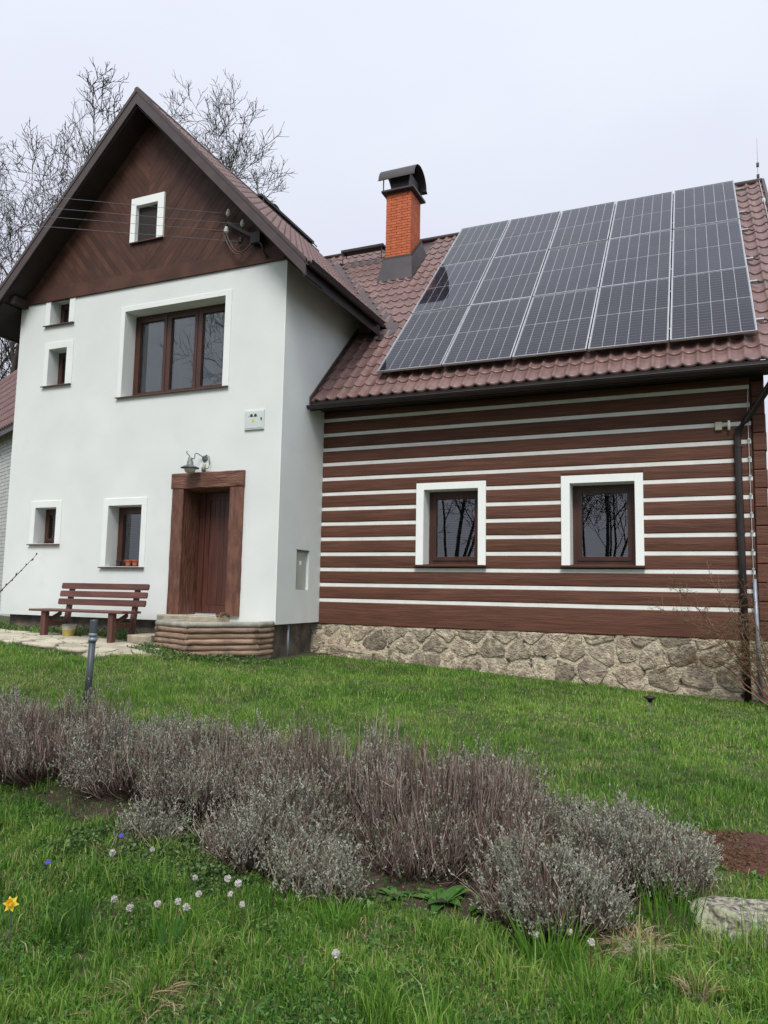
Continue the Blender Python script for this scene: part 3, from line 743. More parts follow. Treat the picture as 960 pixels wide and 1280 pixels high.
def bandpiece(x0, x1, za, zb, y0, y1, name, m, notch=True):
    """board; parts of it above/below a surround are kept"""
    pcs = [(x0,x1,za,zb)]
    for c in cuts:
        new = []
        for a,b,p,q in pcs:
            if b <= c[0] or a >= c[1] or q <= c[2] or p >= c[3]: new.append((a,b,p,q)); continue
            if a < c[0]: new.append((a,c[0],p,q))
            if b > c[1]: new.append((c[1],b,p,q))
            if p < c[2] and c[2]-p > .015: new.append((max(a,c[0]),min(b,c[1]),p,c[2]))
            if q > c[3] and q-c[3] > .015: new.append((max(a,c[0]),min(b,c[1]),c[3],q))
        pcs = new
    for a,b,p,q in pcs:
        n = max(1, int((b-a)/.5)); vs = []; fs = []
        for j in range(n+1):
            x = a+(b-a)*j/n; u, v_ = (random.uniform(-.004,.004) for _ in range(2)); k = .012
            y = y0+random.uniform(-.003,.003)
            vs += [(x,y1,p+.001),(x,y+k,p+.001+u*.5),(x,y,p+k+u),(x,y-.006,(p+q)/2),(x,y,q-k+v_),(x,y+k,q-.001+v_*.5),(x,y1,q-.001)]
        for j in range(n):
            for t in range(6): fs.append((j*7+t, j*7+t+1, (j+1)*7+t+1, (j+1)*7+t))
        fs += [tuple(range(7)), tuple(range(n*7,n*7+7))]
        MB().add(vs, fs).build(name, M[m], lw)
bands = [(1.02, z0s-sh)]
for k in range(12): bands.append((z0s+k*pitch+sh, z0s+(k+1)*pitch-sh))
bands.append((z0s+12*pitch+sh, 4.73))
for za, zb in bands: bandpiece(XC+.003, XS, za, zb, YL-.012, YL+.018, 'log', 'log')
for k in range(13):
    zc = z0s+k*pitch; xe = XS+random.uniform(-.01,.012)
    for a, b in segs(XC+.003, xe, zc-sh, zc+sh):
        zf0, zf1 = zc-sh+.0005, zc+sh-.0005
        MB().box(a, b, YL+.000, YL+.0175, zf0, zf1).build('white_joint', M['mortar_white'], lw)
# log-end corner: stacked log ends
zb = 1.02
while zb < 4.6:
    h_ = pitch
    MB().bbox(XS+.014, XE+random.uniform(-.012,.012), YL-.02-random.uniform(0,.012), YL+.30, zb+.003, min(zb+h_-.003,4.65), .012).build('log_end', M['log'], lw)
    zb += h_
sur_proud = .035
for W_, S_ in ((W1,S1),(W2,S2)):
    wn = window(W_, YL, 1, S_, sillout=.085, sillm='log', fr=.07, surm='surround')
    MB().bbox(S_[0]-.01,S_[1]+.01,YL-.075,YL-.013,2.0,2.035,.006).build('sill_board', M['log'], wn)
    mb = MB(); x0,x1,z0,z1,d = W_
    mb.box(x0-.02,x0+.001,YL-.01,YL+d,z0,z1+.001); mb.box(x1-.001,x1+.02,YL-.01,YL+d,z0,z1+.001); mb.box(x0+.001,x1-.001,YL-.01,YL+d,z1-.001,z1+.02); mb.build('reveal', M['surround'], wn)

# ---- stone foundation
mb = MB()
def fbase(x): return gz(x, YL-.1)-.12
nx_, nz_ = 90, 12; vs = []; fs = []
for j in range(nz_+1):
    for i in range(nx_+1):
        x = -6.4+(XE+.03+6.4)*i/nx_; z = .0+(1.018)*j/nz_
        vs.append((x, YL-.004+.045*(float(vnoise(x,z,9,8))-.5)+(0 if j < nz_ else .0), z))
for j in range(nz_):
    for i in range(nx_): fs.append((j*(nx_+1)+i, j*(nx_+1)+i+1, (j+1)*(nx_+1)+i+1, (j+1)*(nx_+1)+i))
mb.add(vs, fs); mb.quad((-6.4,YL-.01,1.018),(XE+.03,YL-.01,1.018),(XE+.03,YL+.3,1.018),(-6.4,YL+.3,1.018))
mb.quad((XE+.03,YL+.012,0),(XE+.03,20,0),(XE+.03,20,1.018),(XE+.03,YL+.012,1.018))
fnd = mb.build('stone_foundation', M['mortar'], house, smooth=True)
seeds = []
for i, (zc, hh) in enumerate(((.97,.12),(.76,.25),(.45,.3),(.16,.28),(-.1,.2))):
    x = -6.45+(.11*i)
    while x < XE+.3:
        wd = random.uniform(.26,.66) if i else random.uniform(.3,.75)
        seeds.append((x+wd/2, zc+random.uniform(-.055,.055) if i else zc)); x += wd
for P in voronoi(seeds, -6.4, XE+.05, -.05, 1.012, .045):
    cx = sum(p[0] for p in P)/len(P); cz = sum(p[1] for p in P)/len(P)
    if max(p[1] for p in P) < gz(cx, YL-.1)-.02: continue
    Q = rough_poly(P, .09, .013)
    Q = [(a, min(b, 1.008)) for a, b in Q]
    stone_mb(Q, lambda u,v_,w_: (u, YL-.005-w_, v_), .03, random.uniform(.016,.030)).build('stone', M['stone'], fnd)
# long step-like block lying against the foundation
st = stone_mb(rough_poly([(-6.02,.52),(-5.05,.42),(-5.02,.60),(-5.98,.70)], .12, .01), lambda u,v_,w_: (u, YL-.16-w_, v_), .2, .04)
tag(st.build('stone_block', M['stone'], loc=(0,0,0)), 'long low stone block lying in the grass against the stone foundation', 'stone')

# ---- chimney
CX0, CX1, CY0, CY1 = -6.375, -5.775, 14.70, 15.30
chim = MB().box(CX0+.012,CX1-.012,CY0+.012,CY1-.012,8.3,10.56).build('chimney', M['brickjoint'], house)
mb = MB(); bh = .058; z = 8.4; r = 0
while z+bh < 10.56:
    off = .13 if r % 2 else 0
    for face in range(4):
        L0, L1 = (CX0, CX1) if face in (0,2) else (CY0, CY1)
        u = L0-off
        while u < L1-.01:
            a, b = max(u+.004,L0), min(u+.252,L1)
            if b-a > .02:
                pz = (z+.004, z+bh)
                if face == 0: mb.box(a,b,CY0,CY0+.02,*pz)
                if face == 2: mb.box(a,b,CY1-.02,CY1,*pz)
                if face == 1: mb.box(CX1-.02,CX1-.0005,max(a,CY0+.0205),min(b,CY1-.0205),*pz) if b > CY0+.03 and a < CY1-.03 else None
                if face == 3: mb.box(CX0+.0005,CX0+.02,max(a,CY0+.0205),min(b,CY1-.0205),*pz) if b > CY0+.03 and a < CY1-.03 else None
            u += .26
    z += bh+.006; r += 1
mb.build('brickwork', M['brick'], chim, kind='stuff')
# lead-like flashing apron and side wedge
e = .035; zb0 = mainz(14.50); 
mb = MB()
F0 = (CX0-.10,14.46,mainz(14.46)+.035); F1 = (CX1+.14,14.46,mainz(14.46)+.035)
T0 = (CX0-e,CY0-.02,mainz(CY0)+.42); T1 = (CX1+e,CY0-.02,mainz(CY0)+.42)
mb.quad(F0,F1,T1,T0)
S2_ = (CX1+e,CY1+.02,mainz(CY1)+.42); S3_ = (CX1+.16,CY1+.04,mainz(CY1)+.04)
mb.quad(F1,S3_,S2_,T1)
L2_ = (CX0-e,CY1+.02,mainz(CY1)+.42); L3_ = (CX0-.12,CY1+.04,mainz(CY1)+.04)
mb.quad(F0,L3_,L2_,T0)
mb.quad((CX0,CY0,T0[2]-.0),(CX1,CY0,T1[2]-.0),T1,T0); mb.quad((CX1,CY0,T1[2]),(CX1,CY1,S2_[2]),S2_,T1)
mb.build('flashing', M['chimmetal'], chim)
mb = MB(); mb.prism([(T0[0]-.003,CY0-.03,T0[2]-.03),(T1[0]+.003,CY0-.03,T1[2]-.03),(T1[0]+.003,CY0-.03,T1[2]+.03),(T0[0]-.003,CY0-.03,T0[2]+.03)], (0,.03,0))
mb.prism([(CX1+e,CY0-.03,T1[2]-.03),(CX1+e,CY1,S2_[2]-.03),(CX1+e,CY1,S2_[2]+.03),(CX1+e,CY0-.03,T1[2]+.03)], (.012,0,0))
mb.box(CX1+.10,CX1+.115,14.62,14.64,mainz(14.46),mainz(14.46)+.02); mb.build('flashing_lip', M['chimmetal'], chim)
MB().bbox(CX0-.09,CX1+.09,CY0-.10,CY1+.10,10.56,10.61,.008).build('cover_plate', M['chimmetal'], chim)
def hood(cx0, cx1, cyc, r, zb, par, legs=True):
    mb = MB(); vs = []; n = 18
    for x in (cx0, cx1):
        for rr in (r, r-.012):
            for k in range(n+1):
                a = PI*k/n; vs.append((x, cyc-math.cos(a)*rr, zb+math.sin(a)*rr*.95))
        # flared lips
    m_ = n+1; fs = []
    for k in range(n):
        fs += [(k,k+1,2*m_+k+1,2*m_+k), (m_+k,m_+k+1,3*m_+k+1,3*m_+k), (k,k+1,m_+k+1,m_+k), (2*m_+k,2*m_+k+1,3*m_+k+1,3*m_+k)]
    mb.add(vs, fs)
    for s_ in (-1,1):
        mb.prism([(cx0,cyc+s_*r,zb+.01),(cx1,cyc+s_*r,zb+.01),(cx1,cyc+s_*(r+.06),zb-.03),(cx0,cyc+s_*(r+.06),zb-.03)], (0,0,.008))
    hd = mb.build('vaulted_hood', M['chimmetal'], par)
    mb = MB()
    for x in (cx0+.12, cx1-.12):
        for s_ in (-1,1): mb.box(x-.012,x+.012,cyc+s_*(r-.03)-.006,cyc+s_*(r-.03)+.006,zb-.30,zb+.06)
    mb.box(cx0+.26,cx1-.16,cyc-r+.13,cyc+r-.13,zb-.26,zb+.16)
    mb.build('hood_legs', M['chimmetal'], hd)
hood(CX0-.17, CX1+.10, 15.02, .41, 10.86, chim)
# rear chimney hood seen over the wing ridge
rc = MB().box(-9.75,-9.35,14.45,14.95,9.0,10.40).build('chimney', M['brickjoint'], house)
hood(-9.85, -9.28, 14.70, .31, 10.58, rc)
# roof-walk boards near the ridges
def ridgewalk(p0, p1, up, par):
    p0, p1 = Vector(p0), Vector(p1); d = (p1-p0).normalized(); side_ = Vector(up)
    mb = MB(); mb.prism([p0, p1, p1+side_*.3, p0+side_*.3], (0,0,.06)); mb.prism([p0+side_*.36, p1+side_*.36, p1+side_*.6, p0+side_*.6], (0,0,.05)); mb.prism([p0+side_*.7, p1+side_*.7, p1+side_, p0+side_], (0,0,.06)); 
    o_ = mb.build('roof_walk', M['black'], par)
    mb = MB()
    for t in (.04,.96):
        q = p0+(p1-p0)*t; mb.tube([q+side_*.9, q+side_*.1, q+Vector((0,.02,-.28))], .014, 5); mb.tube([q+side_*.1, q+Vector((0,.24,-.02))],.014,5)
    mb.build('walk_bracket', M['black'], o_)
ridgewalk((-7.75,15.20,9.62),(-6.66,15.20,9.62),(0,.26,.02), mroof)
ridgewalk((RX+.12,13.5,10.42),(RX+.12,16.0,10.42),(-.1,0,.0), wroof)

# lightning conductor (belongs to the house)
mb = MB(); pts = [(.655,YL-.05,1.85),(.65,YL-.05,4.2),(.66,YL-.1,4.55)]
mb.tube(pts,.006,5)
for z in np.arange(2.0,4.5,.26): mb.box(.64,.672,YL-.055,YL-.01,z-.01,z+.01)
mb.tube([(XR-.06,11.0,mainz(11.0)+.09),(XR-.06,16.0,mainz(16.0)+.09)],.007,5)
for y in (11.4,12.6,14.0,15.2): mb.box(XR-.08,XR-.03,y-.02,y+.02,mainz(y)+.02,mainz(y)+.10)
mb.build('lightning_conductor', M['silver'], house)
MB().tube([(.665,YL-.06,1.86),(.70,YL-.065,.15)], .026, 8).build('conduit_pipe', M['pipegrey'], house, smooth=True)
t = thing('lightning_rod', (1.25,16.1,MRZ), 'thin lightning rod standing on the right end of the ridge', 'lightning rod')
MB().tube([(1.25,16.1,MRZ),(1.25,16.1,MRZ+.95)], [.010,.004], 6).build('rod', M['silver'], t)
mb = MB(); mb.box(1.225,1.275,16.08,16.12,MRZ+.10,MRZ+.17); mb.box(1.225,1.275,16.08,16.12,MRZ+.34,MRZ+.42); mb.build('rod_clamp', M['black'], t)

# ================================================================== SOLAR PANELS
PW, PH = 1.134, 2.23; n_up = Vector((0,-sth,cth)); u_up = Vector((0,cth,sth))
A0 = Vector((-4.965, 11.30, mainz(11.30)))+n_up*.075
def pv_meshes():
    out_ = []
    f = MB(); t = .015; hgt = .035
    f.box(0,PW,0,t,0,hgt); f.box(0,PW,PH-t,PH,0,hgt); f.box(0,t,t,PH-t,0,hgt-.0005); f.box(PW-t,PW,t,PH-t,0,hgt-.0005)
    b = MB(); b.quad((t,t,.022),(PW-t,t,.022),(PW-t,PH-t,.022),(t,PH-t,.022)); b.quad((t,t,.004),(t,PH-t,.004),(PW-t,PH-t,.004),(PW-t,t,.004))
    c = MB(); mx_, my = .010, .012; g = .0085; gr = .0048; mid = .016
    cw = (PW-2*t-2*mx_-5*g)/6; ch = (PH-2*t-2*my-mid-22*gr)/24
    for i in range(6):
        for j in range(24):
            x = t+mx_+i*(cw+g); y = t+my+j*(ch+gr)+(mid-gr if j >= 12 else 0)
            c.quad((x,y,.0235),(x+cw,y,.0235),(x+cw,y+ch,.0235),(x,y+ch,.0235))
    gl = MB(); gl.quad((t,t,.031),(PW-t,t,.031),(PW-t,PH-t,.031),(t,PH-t,.031))
    for nm, mb_, mm in (('panel_frame',f,'silver'),('backsheet',b,'backsheet'),('solar_cells',c,'cell'),('cover_glass',gl,'pvglass')):
        me = bpy.data.meshes.new(nm); me.from_pydata(mb_.v, [], mb_.f); me.materials.append(M[mm]); me.update(); out_.append((nm, me))
    return out_
pvm = pv_meshes()
rown = ['bottom row', 'middle row', 'top row']; coln = ['first', 'second', 'third', 'fourth', 'fifth']
for r in range(3):
    for c in range(5):
        o = A0+Vector((1,0,0))*(c*(PW+.022))+u_up*(r*(PH+.012))+n_up*.06
        e = bpy.data.objects.new('solar_panel', None); COL.objects.link(e); e.empty_display_size = .2
        mm = frame_m(o, (1,0,0), u_up)
        tilt = Euler((math.radians(random.uniform(-.35,.35)), math.radians(random.uniform(-.35,.35)), 0)).to_matrix().to_4x4()
        e.matrix_world = mm @ tilt; ORG[e.name] = o
        side_t = {0: 'at the left edge of the array', 4: 'at the right edge of the array'}.get(c, '%s from the left' % coln[c])
        tag(e, 'dark framed solar panel in the %s, %s' % (rown[r], side_t), 'solar panel', 'solar panels on the brown roof')
        for nm, me in pvm:
            q = bpy.data.objects.new(nm, me); COL.objects.link(q); q.parent = e
            if nm == 'solar_cells': q['kind'] = 'stuff'
rail = thing('panel_mounting', tuple(A0), 'aluminium rails under the solar panels with ends sticking out at the right', 'mounting rails')
for r in range(3):
    for q in (.45, 1.78):
        p = A0+u_up*(r*(PH+.012)+q)
        mb = MB(); d1 = u_up*.02; p0, p1 = p-Vector((.02,0,0)), p+Vector((5*PW+.13+.07,0,0))
        mb.prism([p0-d1, p1-d1, p1+d1, p0+d1], n_up*.05)
        mb.build('rail', M['silver'], rail)
        MB().tube([p1+n_up*.03, p1+Vector((.07,0,0))+n_up*.0, p1+Vector((.10,0,0))+u_up*.05], .012, 5).build('rail_hook', M['black'], rail)

# ================================================================== THINGS ON THE WALLS
# wall lamp above the door
t = thing('wall_lamp', (-7.56,YG,3.72), 'ornate verdigris wall lantern with wide shade and globe above the door', 'wall lamp')
MB().lathe((-7.56,YG-.002,3.74), [(.0,-.03),(.045,-.028),(.05,-.01),(.055,0)], 14, 'y').build('rosette', M['patina'], t, smooth=True)
arm = []
for k in range(15):
    a = k/14; ang = a*PI*1.15
    arm.append((-7.56-.10*a-.06*math.sin(ang), YG-.03-.16*a, 3.74+.075*math.sin(ang*1.0)))
arm += [(-7.70,YG-.21,3.72)]
MB().tube(arm, .009, 6).build('arm', M['patina'], t, smooth=True)
MB().tube([(-7.56,YG-.02,3.74),(-7.50,YG-.05,3.79),(-7.44,YG-.06,3.75),(-7.43,YG-.05,3.64),(-7.47,YG-.04,3.56),(-7.52,YG-.03,3.56)], .008, 6).build('scroll', M['patina'], t, smooth=True)
MB().tube([(-7.70,YG-.21,3.71),(-7.73,YG-.21,3.77),(-7.78,YG-.21,3.81),(-7.77,YG-.21,3.84)], .009, 6).build('finial', M['patina'], t, smooth=True)
lc = (-7.70,YG-.21,3.56)
sh_ = MB().lathe(lc, [(.02,.17),(.04,.155),(.035,.125),(.05,.105),(.055,.05),(.075,.035),(.148,.0),(.152,-.008),(.14,.0),(.07,.02)], 20).build('lamp_shade', M['patina'], t, smooth=True)
MB().lathe(lc, [(.055,.03),(.088,.0),(.095,-.03),(.08,-.07),(.045,-.092),(.0,-.098)], 16).build('globe', M['frost'], t, smooth=True)
t = thing('motion_sensor', (-7.56,YG,3.54), 'small grey motion sensor on the lintel under the wall lamp', 'sensor')
MB().lathe((-7.56,YG-.035,3.545), [(0,.045),(.03,.045),(.035,.02),(.035,-.02),(.028,-.03),(0,-.032)], 12).build('sensor_head', M['patina'], t, smooth=True)
MB().box(-7.585,-7.535,YG-.03,YG-.001,3.58,3.64).build('sensor_base', M['beige'], t)
# meter box on the white wall
t = thing('electrical_box', (-6.61,YG,4.16), 'flat grey electrical box with a small sticker beside the gable corner', 'electrical box')
MB().bbox(-6.795,-6.43,YG-.03,YG-.001,4.16,4.475,.004).build('box_body', M['boxgrey'], t)
MB().bbox(-6.775,-6.45,YG-.036,YG-.030,4.18,4.455,.003).build('box_door', M['boxgrey'], t)
mb = MB()
for cx_ in (-6.66,-6.585): mb.lathe((cx_,YG-.0375,4.392), [(0,-.001),(.026,-.001),(.026,0)], 12, 'y')
mb.box(-6.72,-6.54,YG-.0373,YG-.0363,4.372,4.378)
mb.build('sticker_print', M['ink'], t)
MB().prism([(-6.655,YG-.0365,4.285),(-6.595,YG-.0365,4.285),(-6.625,YG-.0365,4.345)], (0,-.001,0)).build('warning_triangle', M['inkyellow'], t)
MB().box(-6.482,-6.462,YG-.044,YG-.036,4.31,4.35).build('box_lock', M['black'], t)
# insulator bracket on the gable
t = thing('power_line_bracket', (-6.5,YG,7.05), 'black steel bracket with white porcelain insulators and looping cables on the timber gable', 'power bracket')
yq = YG-.12
MB().tube([(-6.47,YG-.02,7.03),(-6.49,yq,7.10),(-6.52,yq,7.22),(-6.60,yq,7.32),(-6.68,yq,7.37)], .022, 8).build('pipe_mast', M['black'], t, smooth=True)
mb = MB(); mb.prism([(-7.26,yq-.02,7.80),(-6.60,yq-.02,7.36),(-6.60,yq-.02,7.30),(-7.26,yq-.02,7.73)], (0,.05,0)); mb.box(-7.27,-7.235,yq-.02,yq+.03,7.60,7.80); mb.box(-6.74,-6.56,yq-.03,yq+.10,7.28,7.46); mb.tube([(-6.65,yq,7.4),(-6.65,YG-.01,7.42)],.03,6); mb.build('steel_arm', M['black'], t)
INS = [(-7.215,yq,7.90),(-6.92,yq,7.66),(-7.245,yq,7.60),(-6.95,yq,7.36)]
for i, c in enumerate(INS):
    prof = [(0,.075),(.025,.07),(.03,.05),(.022,.04),(.042,.03),(.045,.015),(.026,.005),(.046,-.005),(.046,-.022),(.028,-.03),(.03,-.05),(0,-.05)]
    MB().lathe(c, prof, 12).build('insulator', M['black'] if i == 3 else M['porcelain'], t, smooth=True)
    MB().tube([(c[0],c[1],c[2]-.12),(c[0],c[1],c[2]-.04)], .010, 5).build('insulator_pin', M['black'], t)
def arc(p, q, sag, n=12, out_=0):
    p, q = Vector(p), Vector(q); return [p.lerp(q, k/n)+Vector((0,-out_*math.sin(PI*k/n),-sag*math.sin(PI*k/n))) for k in range(n+1)]
for i, (p, q, s_) in enumerate((((-7.29,yq-.03,7.56),(-6.72,yq,7.32),.30), ((-7.24,yq-.03,7.56),(-6.72,yq,7.30),.26), ((-7.20,yq-.02,7.34),(-6.66,yq,7.28),.19), ((-7.14,yq-.02,7.40),(-6.9,yq,7.35),.16))):
    MB().tube(arc(p,q,s_,12,.02), .011 if i < 2 else .006, 5).build('cable_loop', M['cable'], t, smooth=True)
for i in range(3):
    c = (INS[0], INS[2], INS[3])[i]; MB().tube([(c[0]-.01,c[1],c[2]),(c[0]-.28,c[1]-.03,c[2]+.03)], .008, 5).build('wire_clamp', M['black'], t)
ends = [(-30,2.0,12.0),(-30,1.4,11.3),(-30,.8,10.8),(-30,.2,10.3)]
wl = ['uppermost thin power wire running left from the top insulator across the gable', 'second power wire from the top crossing in front of the attic window',
      'third power wire from the top running to the lower white insulator', 'lowest power wire running left from the dark lower insulator']
for i in range(4):
    c = Vector(INS[i]); e_ = Vector(ends[i]); n = 24
    pts = [c.lerp(e_, k/n)-Vector((0,0,.45*math.sin(PI*k/n))) for k in range(n+1)]
    o_ = MB().tube(pts, .0035, 4).build('power_wire', M['pipegrey'], loc=tuple(c)); tag(o_, wl[i], 'power wire', 'overhead wires fixed to the gable')
# security light at right
t = thing('security_light', (.30,YL,4.03), 'small beige box with lamp head on the white joint beside the downpipe', 'security light')
MB().bbox(.225,.315,YL-.07,YL-.013,3.97,4.09,.006).build('junction_box', M['beige'], t)
MB().tube([(.315,YL-.05,4.03),(.39,YL-.06,4.03)], .012, 6).build('arm', M['beige'], t)
MB().lathe((.405,YL-.07,4.02), [(0,.08),(.016,.078),(.02,.03),(.02,-.06),(0,-.065)], 10).build('lamp_tube', M['porcelain'], t, smooth=True)

# flower pots on the window sill
for i, (x, r, h_, mm, lb) in enumerate(((-9.02,.062,.10,'terracotta','right one of two terracotta pots on the lower window sill'),(-9.17,.062,.10,'terracotta','left one of two terracotta pots on the lower window sill'),(-9.38,.055,.085,'potblack','small black pot on the lower window sill left of the terracotta pots'))):
    y = YG+.12; z = 1.958
    t = thing('flower_pot', (x,y,z), lb, 'flower pot', 'flower pots on the sill')
    MB().lathe((x,y,z), [(r*.7,0),(r*.95,h_*.75),(r*1.08,h_*.75),(r*1.1,h_),(r*.95,h_),(r*.85,h_*.8),(0,h_*.8)], 14).build('pot', M[mm], t, smooth=False)

# ================================================================== PORCH, STEPS, BENCH
PZ = 1.105; poly = [(-7.62,10.0),(-7.62,9.17),(-6.86,8.87),(-6.14,9.62),(-6.14,10.0)]
t = thing('entrance_porch', (-6.9,9.5,.6), 'low platform edged with stacked round logs in front of the door', 'porch')
r_ = .043
for k in range(6):
    z = PZ-r_-k*.084
    for i in range(4):
        p, q = Vector((*poly[i],z)), Vector((*poly[i+1],z)); d = (q-p).normalized()
        j = Vector((random.uniform(-.008,.008), random.uniform(-.008,.008), random.uniform(-.004,.004)))
        n = 8; pts = [p.lerp(q, s_/n)+j+Vector((0,0,random.uniform(-.003,.003))) for s_ in range(n+1)]
        pts[0] -= d*.03; pts[-1] += d*.03
        MB().tube(pts, [r_*random.uniform(.93,1.08) for _ in pts], 10).build('round_log', M['porchtop'] if k == 0 else M['porchlog'], t, smooth=True)
mb = MB(); mb.prism([(p[0],p[1]+.03,.55) for p in poly], (0,0,PZ-.035-.55)); mb.build('platform_fill', M['concrete'], t)
mb = MB(); mb.bbox(-8.13,-6.95,9.72,YG+.005,1.06,1.158,.015); mb.build('door_step_slab', M['concrete'], t)
# ferns / dry leaves on the porch
def leaf_cloud(name, cx, cy, cz, rx, ry, rz, n, size, m, label, cat, parent=None, asp=.5, up=.3, kind=None, seed=0, dome=True):
    g = np.random.default_rng(seed+n); P = g.normal(size=(n,3)); P /= np.linalg.norm(P,axis=1)[:,None]; P *= g.uniform(.3,1,size=(n,1))**.6
    P[:,2] = np.abs(P[:,2]) if dome else P[:,2]
    P = P*np.array([rx,ry,rz])+np.array([cx,cy,cz])
    return leaves(name, P, size, m, g, parent, asp, up, label, cat, kind)
def leaves(name, P, size, m, g, parent=None, asp=.5, up=.3, label=None, cat=None, kind=None, loc=None):
    n = len(P); d = g.normal(size=(n,3)); d[:,2] = np.abs(d[:,2])*1.0+up; d /= np.linalg.norm(d,axis=1)[:,None]
    s_ = np.cross(d, g.normal(size=(n,3))); s_ /= np.linalg.norm(s_,axis=1)[:,None]
    L = (size*g.uniform(.6,1.3,size=(n,1))); Wd = L*asp*.5
    V_ = np.stack([P, P+d*L*.45+s_*Wd, P+d*L*.9, P+d*L*.5-s_*Wd], 1)
    V_[:,2,2] -= (L*.15)[:,0]
    Fc = np.arange(n*4).reshape(n,4)
    o_ = npmesh(name, V_.reshape(-1,3), Fc, 4, m, parent, loc=loc or (0,0,0), tint=np.repeat(g.uniform(0,1,n),4))
    return tag(o_, label, cat, kind=kind)
leaf_cloud('dry_leaves', -6.78,9.62,1.15, .16,.10,.07, 90,.06, M['brownweed'], 'small heap of dry brown leaves on the porch beside the door', 'dry leaves', seed=3)
o_ = MB().bbox(-8.18,-7.72,9.12,9.62,.55,.86,.02).build('stone_step', M['concrete']); tag(o_, 'low pale stone step on the path at the left foot of the porch', 'step', 'stone steps beside the porch')
o_ = MB().bbox(-7.98,-7.70,9.66,9.98,.55,1.05,.015).build('stone_step', M['concrete']); tag(o_, 'taller stone step between the white wall and the low step', 'step', 'stone steps beside the porch')

def bench():
    x0, x1 = -10.03,-8.10; yf, yb = 8.90, 9.42; zg = .775
    t = thing('garden_bench', ((x0+x1)/2,(yf+yb)/2,zg), 'red brown wooden garden bench with slatted back against the white wall', 'bench')
    zs = zg+.44
    for i in range(3):
        a = yf+i*.145; MB().bbox(x0,x1,a,a+.135,zs-.035,zs,.01).build('seat_slat', M['bench'], t)
    for i, z in enumerate((zs+.115, zs+.245, zs+.375)):
        yy = yb-.02+i*.03; inset = .0
        MB().prism([(x0+.12,yy,z-.05),(x1-.02,yy,z-.05),(x1,yy,z-.03),(x1,yy+.01,z+.035),(x1-.02,yy+.012,z+.05),(x0+.12,yy+.012,z+.05),(x0+.10,yy+.01,z+.035),(x0+.10,yy,z-.03)], (0,.03,0)).build('back_slat', M['bench'], t)
    for x in (x0+.24, x1-.30):
        MB().box(x,x+.095,yf+.04,yf+.12,zg-.06,zs-.036).build('leg', M['benchleg'], t)
        MB().prism([(x+.01,yb-.06,zg-.06),(x+.085,yb-.06,zg-.06),(x+.085,yb+.01,zs),(x+.085,yb+.075,zs+.41),(x+.01,yb+.075,zs+.41),(x+.01,yb+.01,zs)][:3]+[(x+.01,yb+.01,zs)], (0,.07,0)).build('leg', M['benchleg'], t)
        MB().prism([(x+.01,yb+.012,zs-.01),(x+.085,yb+.012,zs-.01),(x+.085,yb+.078,zs+.42),(x+.01,yb+.078,zs+.42)], (0,.06,0)).build('back_post', M['benchleg'], t)
        MB().box(x+.02,x+.075,yf+.12,yb-.03,zg+.17,zg+.25).build('rail', M['benchleg'], t)
        MB().prism([(x+.025,yf+.10,zg+.2),(x+.07,yf+.10,zg+.2),(x+.07,yf+.10,zg+.26),(x+.025,yf+.10,zg+.26)], (0,.30,.14)).build('brace', M['benchleg'], t)
bench()
t = thing('bucket', (-9.50,9.25,.77), 'small cream and yellow plastic bucket under the bench', 'bucket')
MB().lathe((-9.50,9.25,.77), [(.085,0),(.10,.11)], 16).build('lower_shell', M['yellow'], t, smooth=True)
MB().lathe((-9.50,9.25,.77), [(.10,.11),(.112,.20),(.105,.20),(.085,.02),(0,.02)], 16).build('upper_shell', M['cream'], t, smooth=True)

# garden post lamp
bz = gz(-5.80,5.94)
t = thing('bollard_lamp', (-5.80,5.94,bz), 'slim slate grey garden bollard lamp behind the lavender at the left', 'bollard lamp')
lean = Vector((.045,0,0))
MB().tube([Vector((-5.80,5.94,bz-.1)), Vector((-5.80,5.94,bz+.66))+lean*.7], .034, 14).build('post', M['post'], t, smooth=True)
MB().lathe((-5.80+.034,5.94,bz+.66), [(.034,0),(.042,.0),(.042,.03),(.036,.035),(.036,.05),(.042,.055),(.042,.08),(.036,.085)], 14).build('louvre', M['pipegrey'], t, smooth=True)
MB().lathe((-5.80+.038,5.94,bz+.745), [(.036,0),(.037,.12),(.034,.135),(0,.14)], 14).build('head', M['post'], t, smooth=True)
# solar stake light
sx, sy = -.59, 9.33; szz = gz(sx,sy)
t = thing('stake_light', (sx,sy,szz), 'tiny dark solar stake light standing in the lawn before the stone foundation', 'garden light')
MB().tube([(sx,sy,szz-.05),(sx,sy,szz+.16)], .009, 6).build('stake', M['pipegrey'], t)
MB().lathe((sx,sy,szz+.16), [(.02,-.03),(.03,0),(.065,.02),(.068,.035),(.02,.045),(0,.045)], 12).build('lamp_head', M['black'], t, smooth=True)

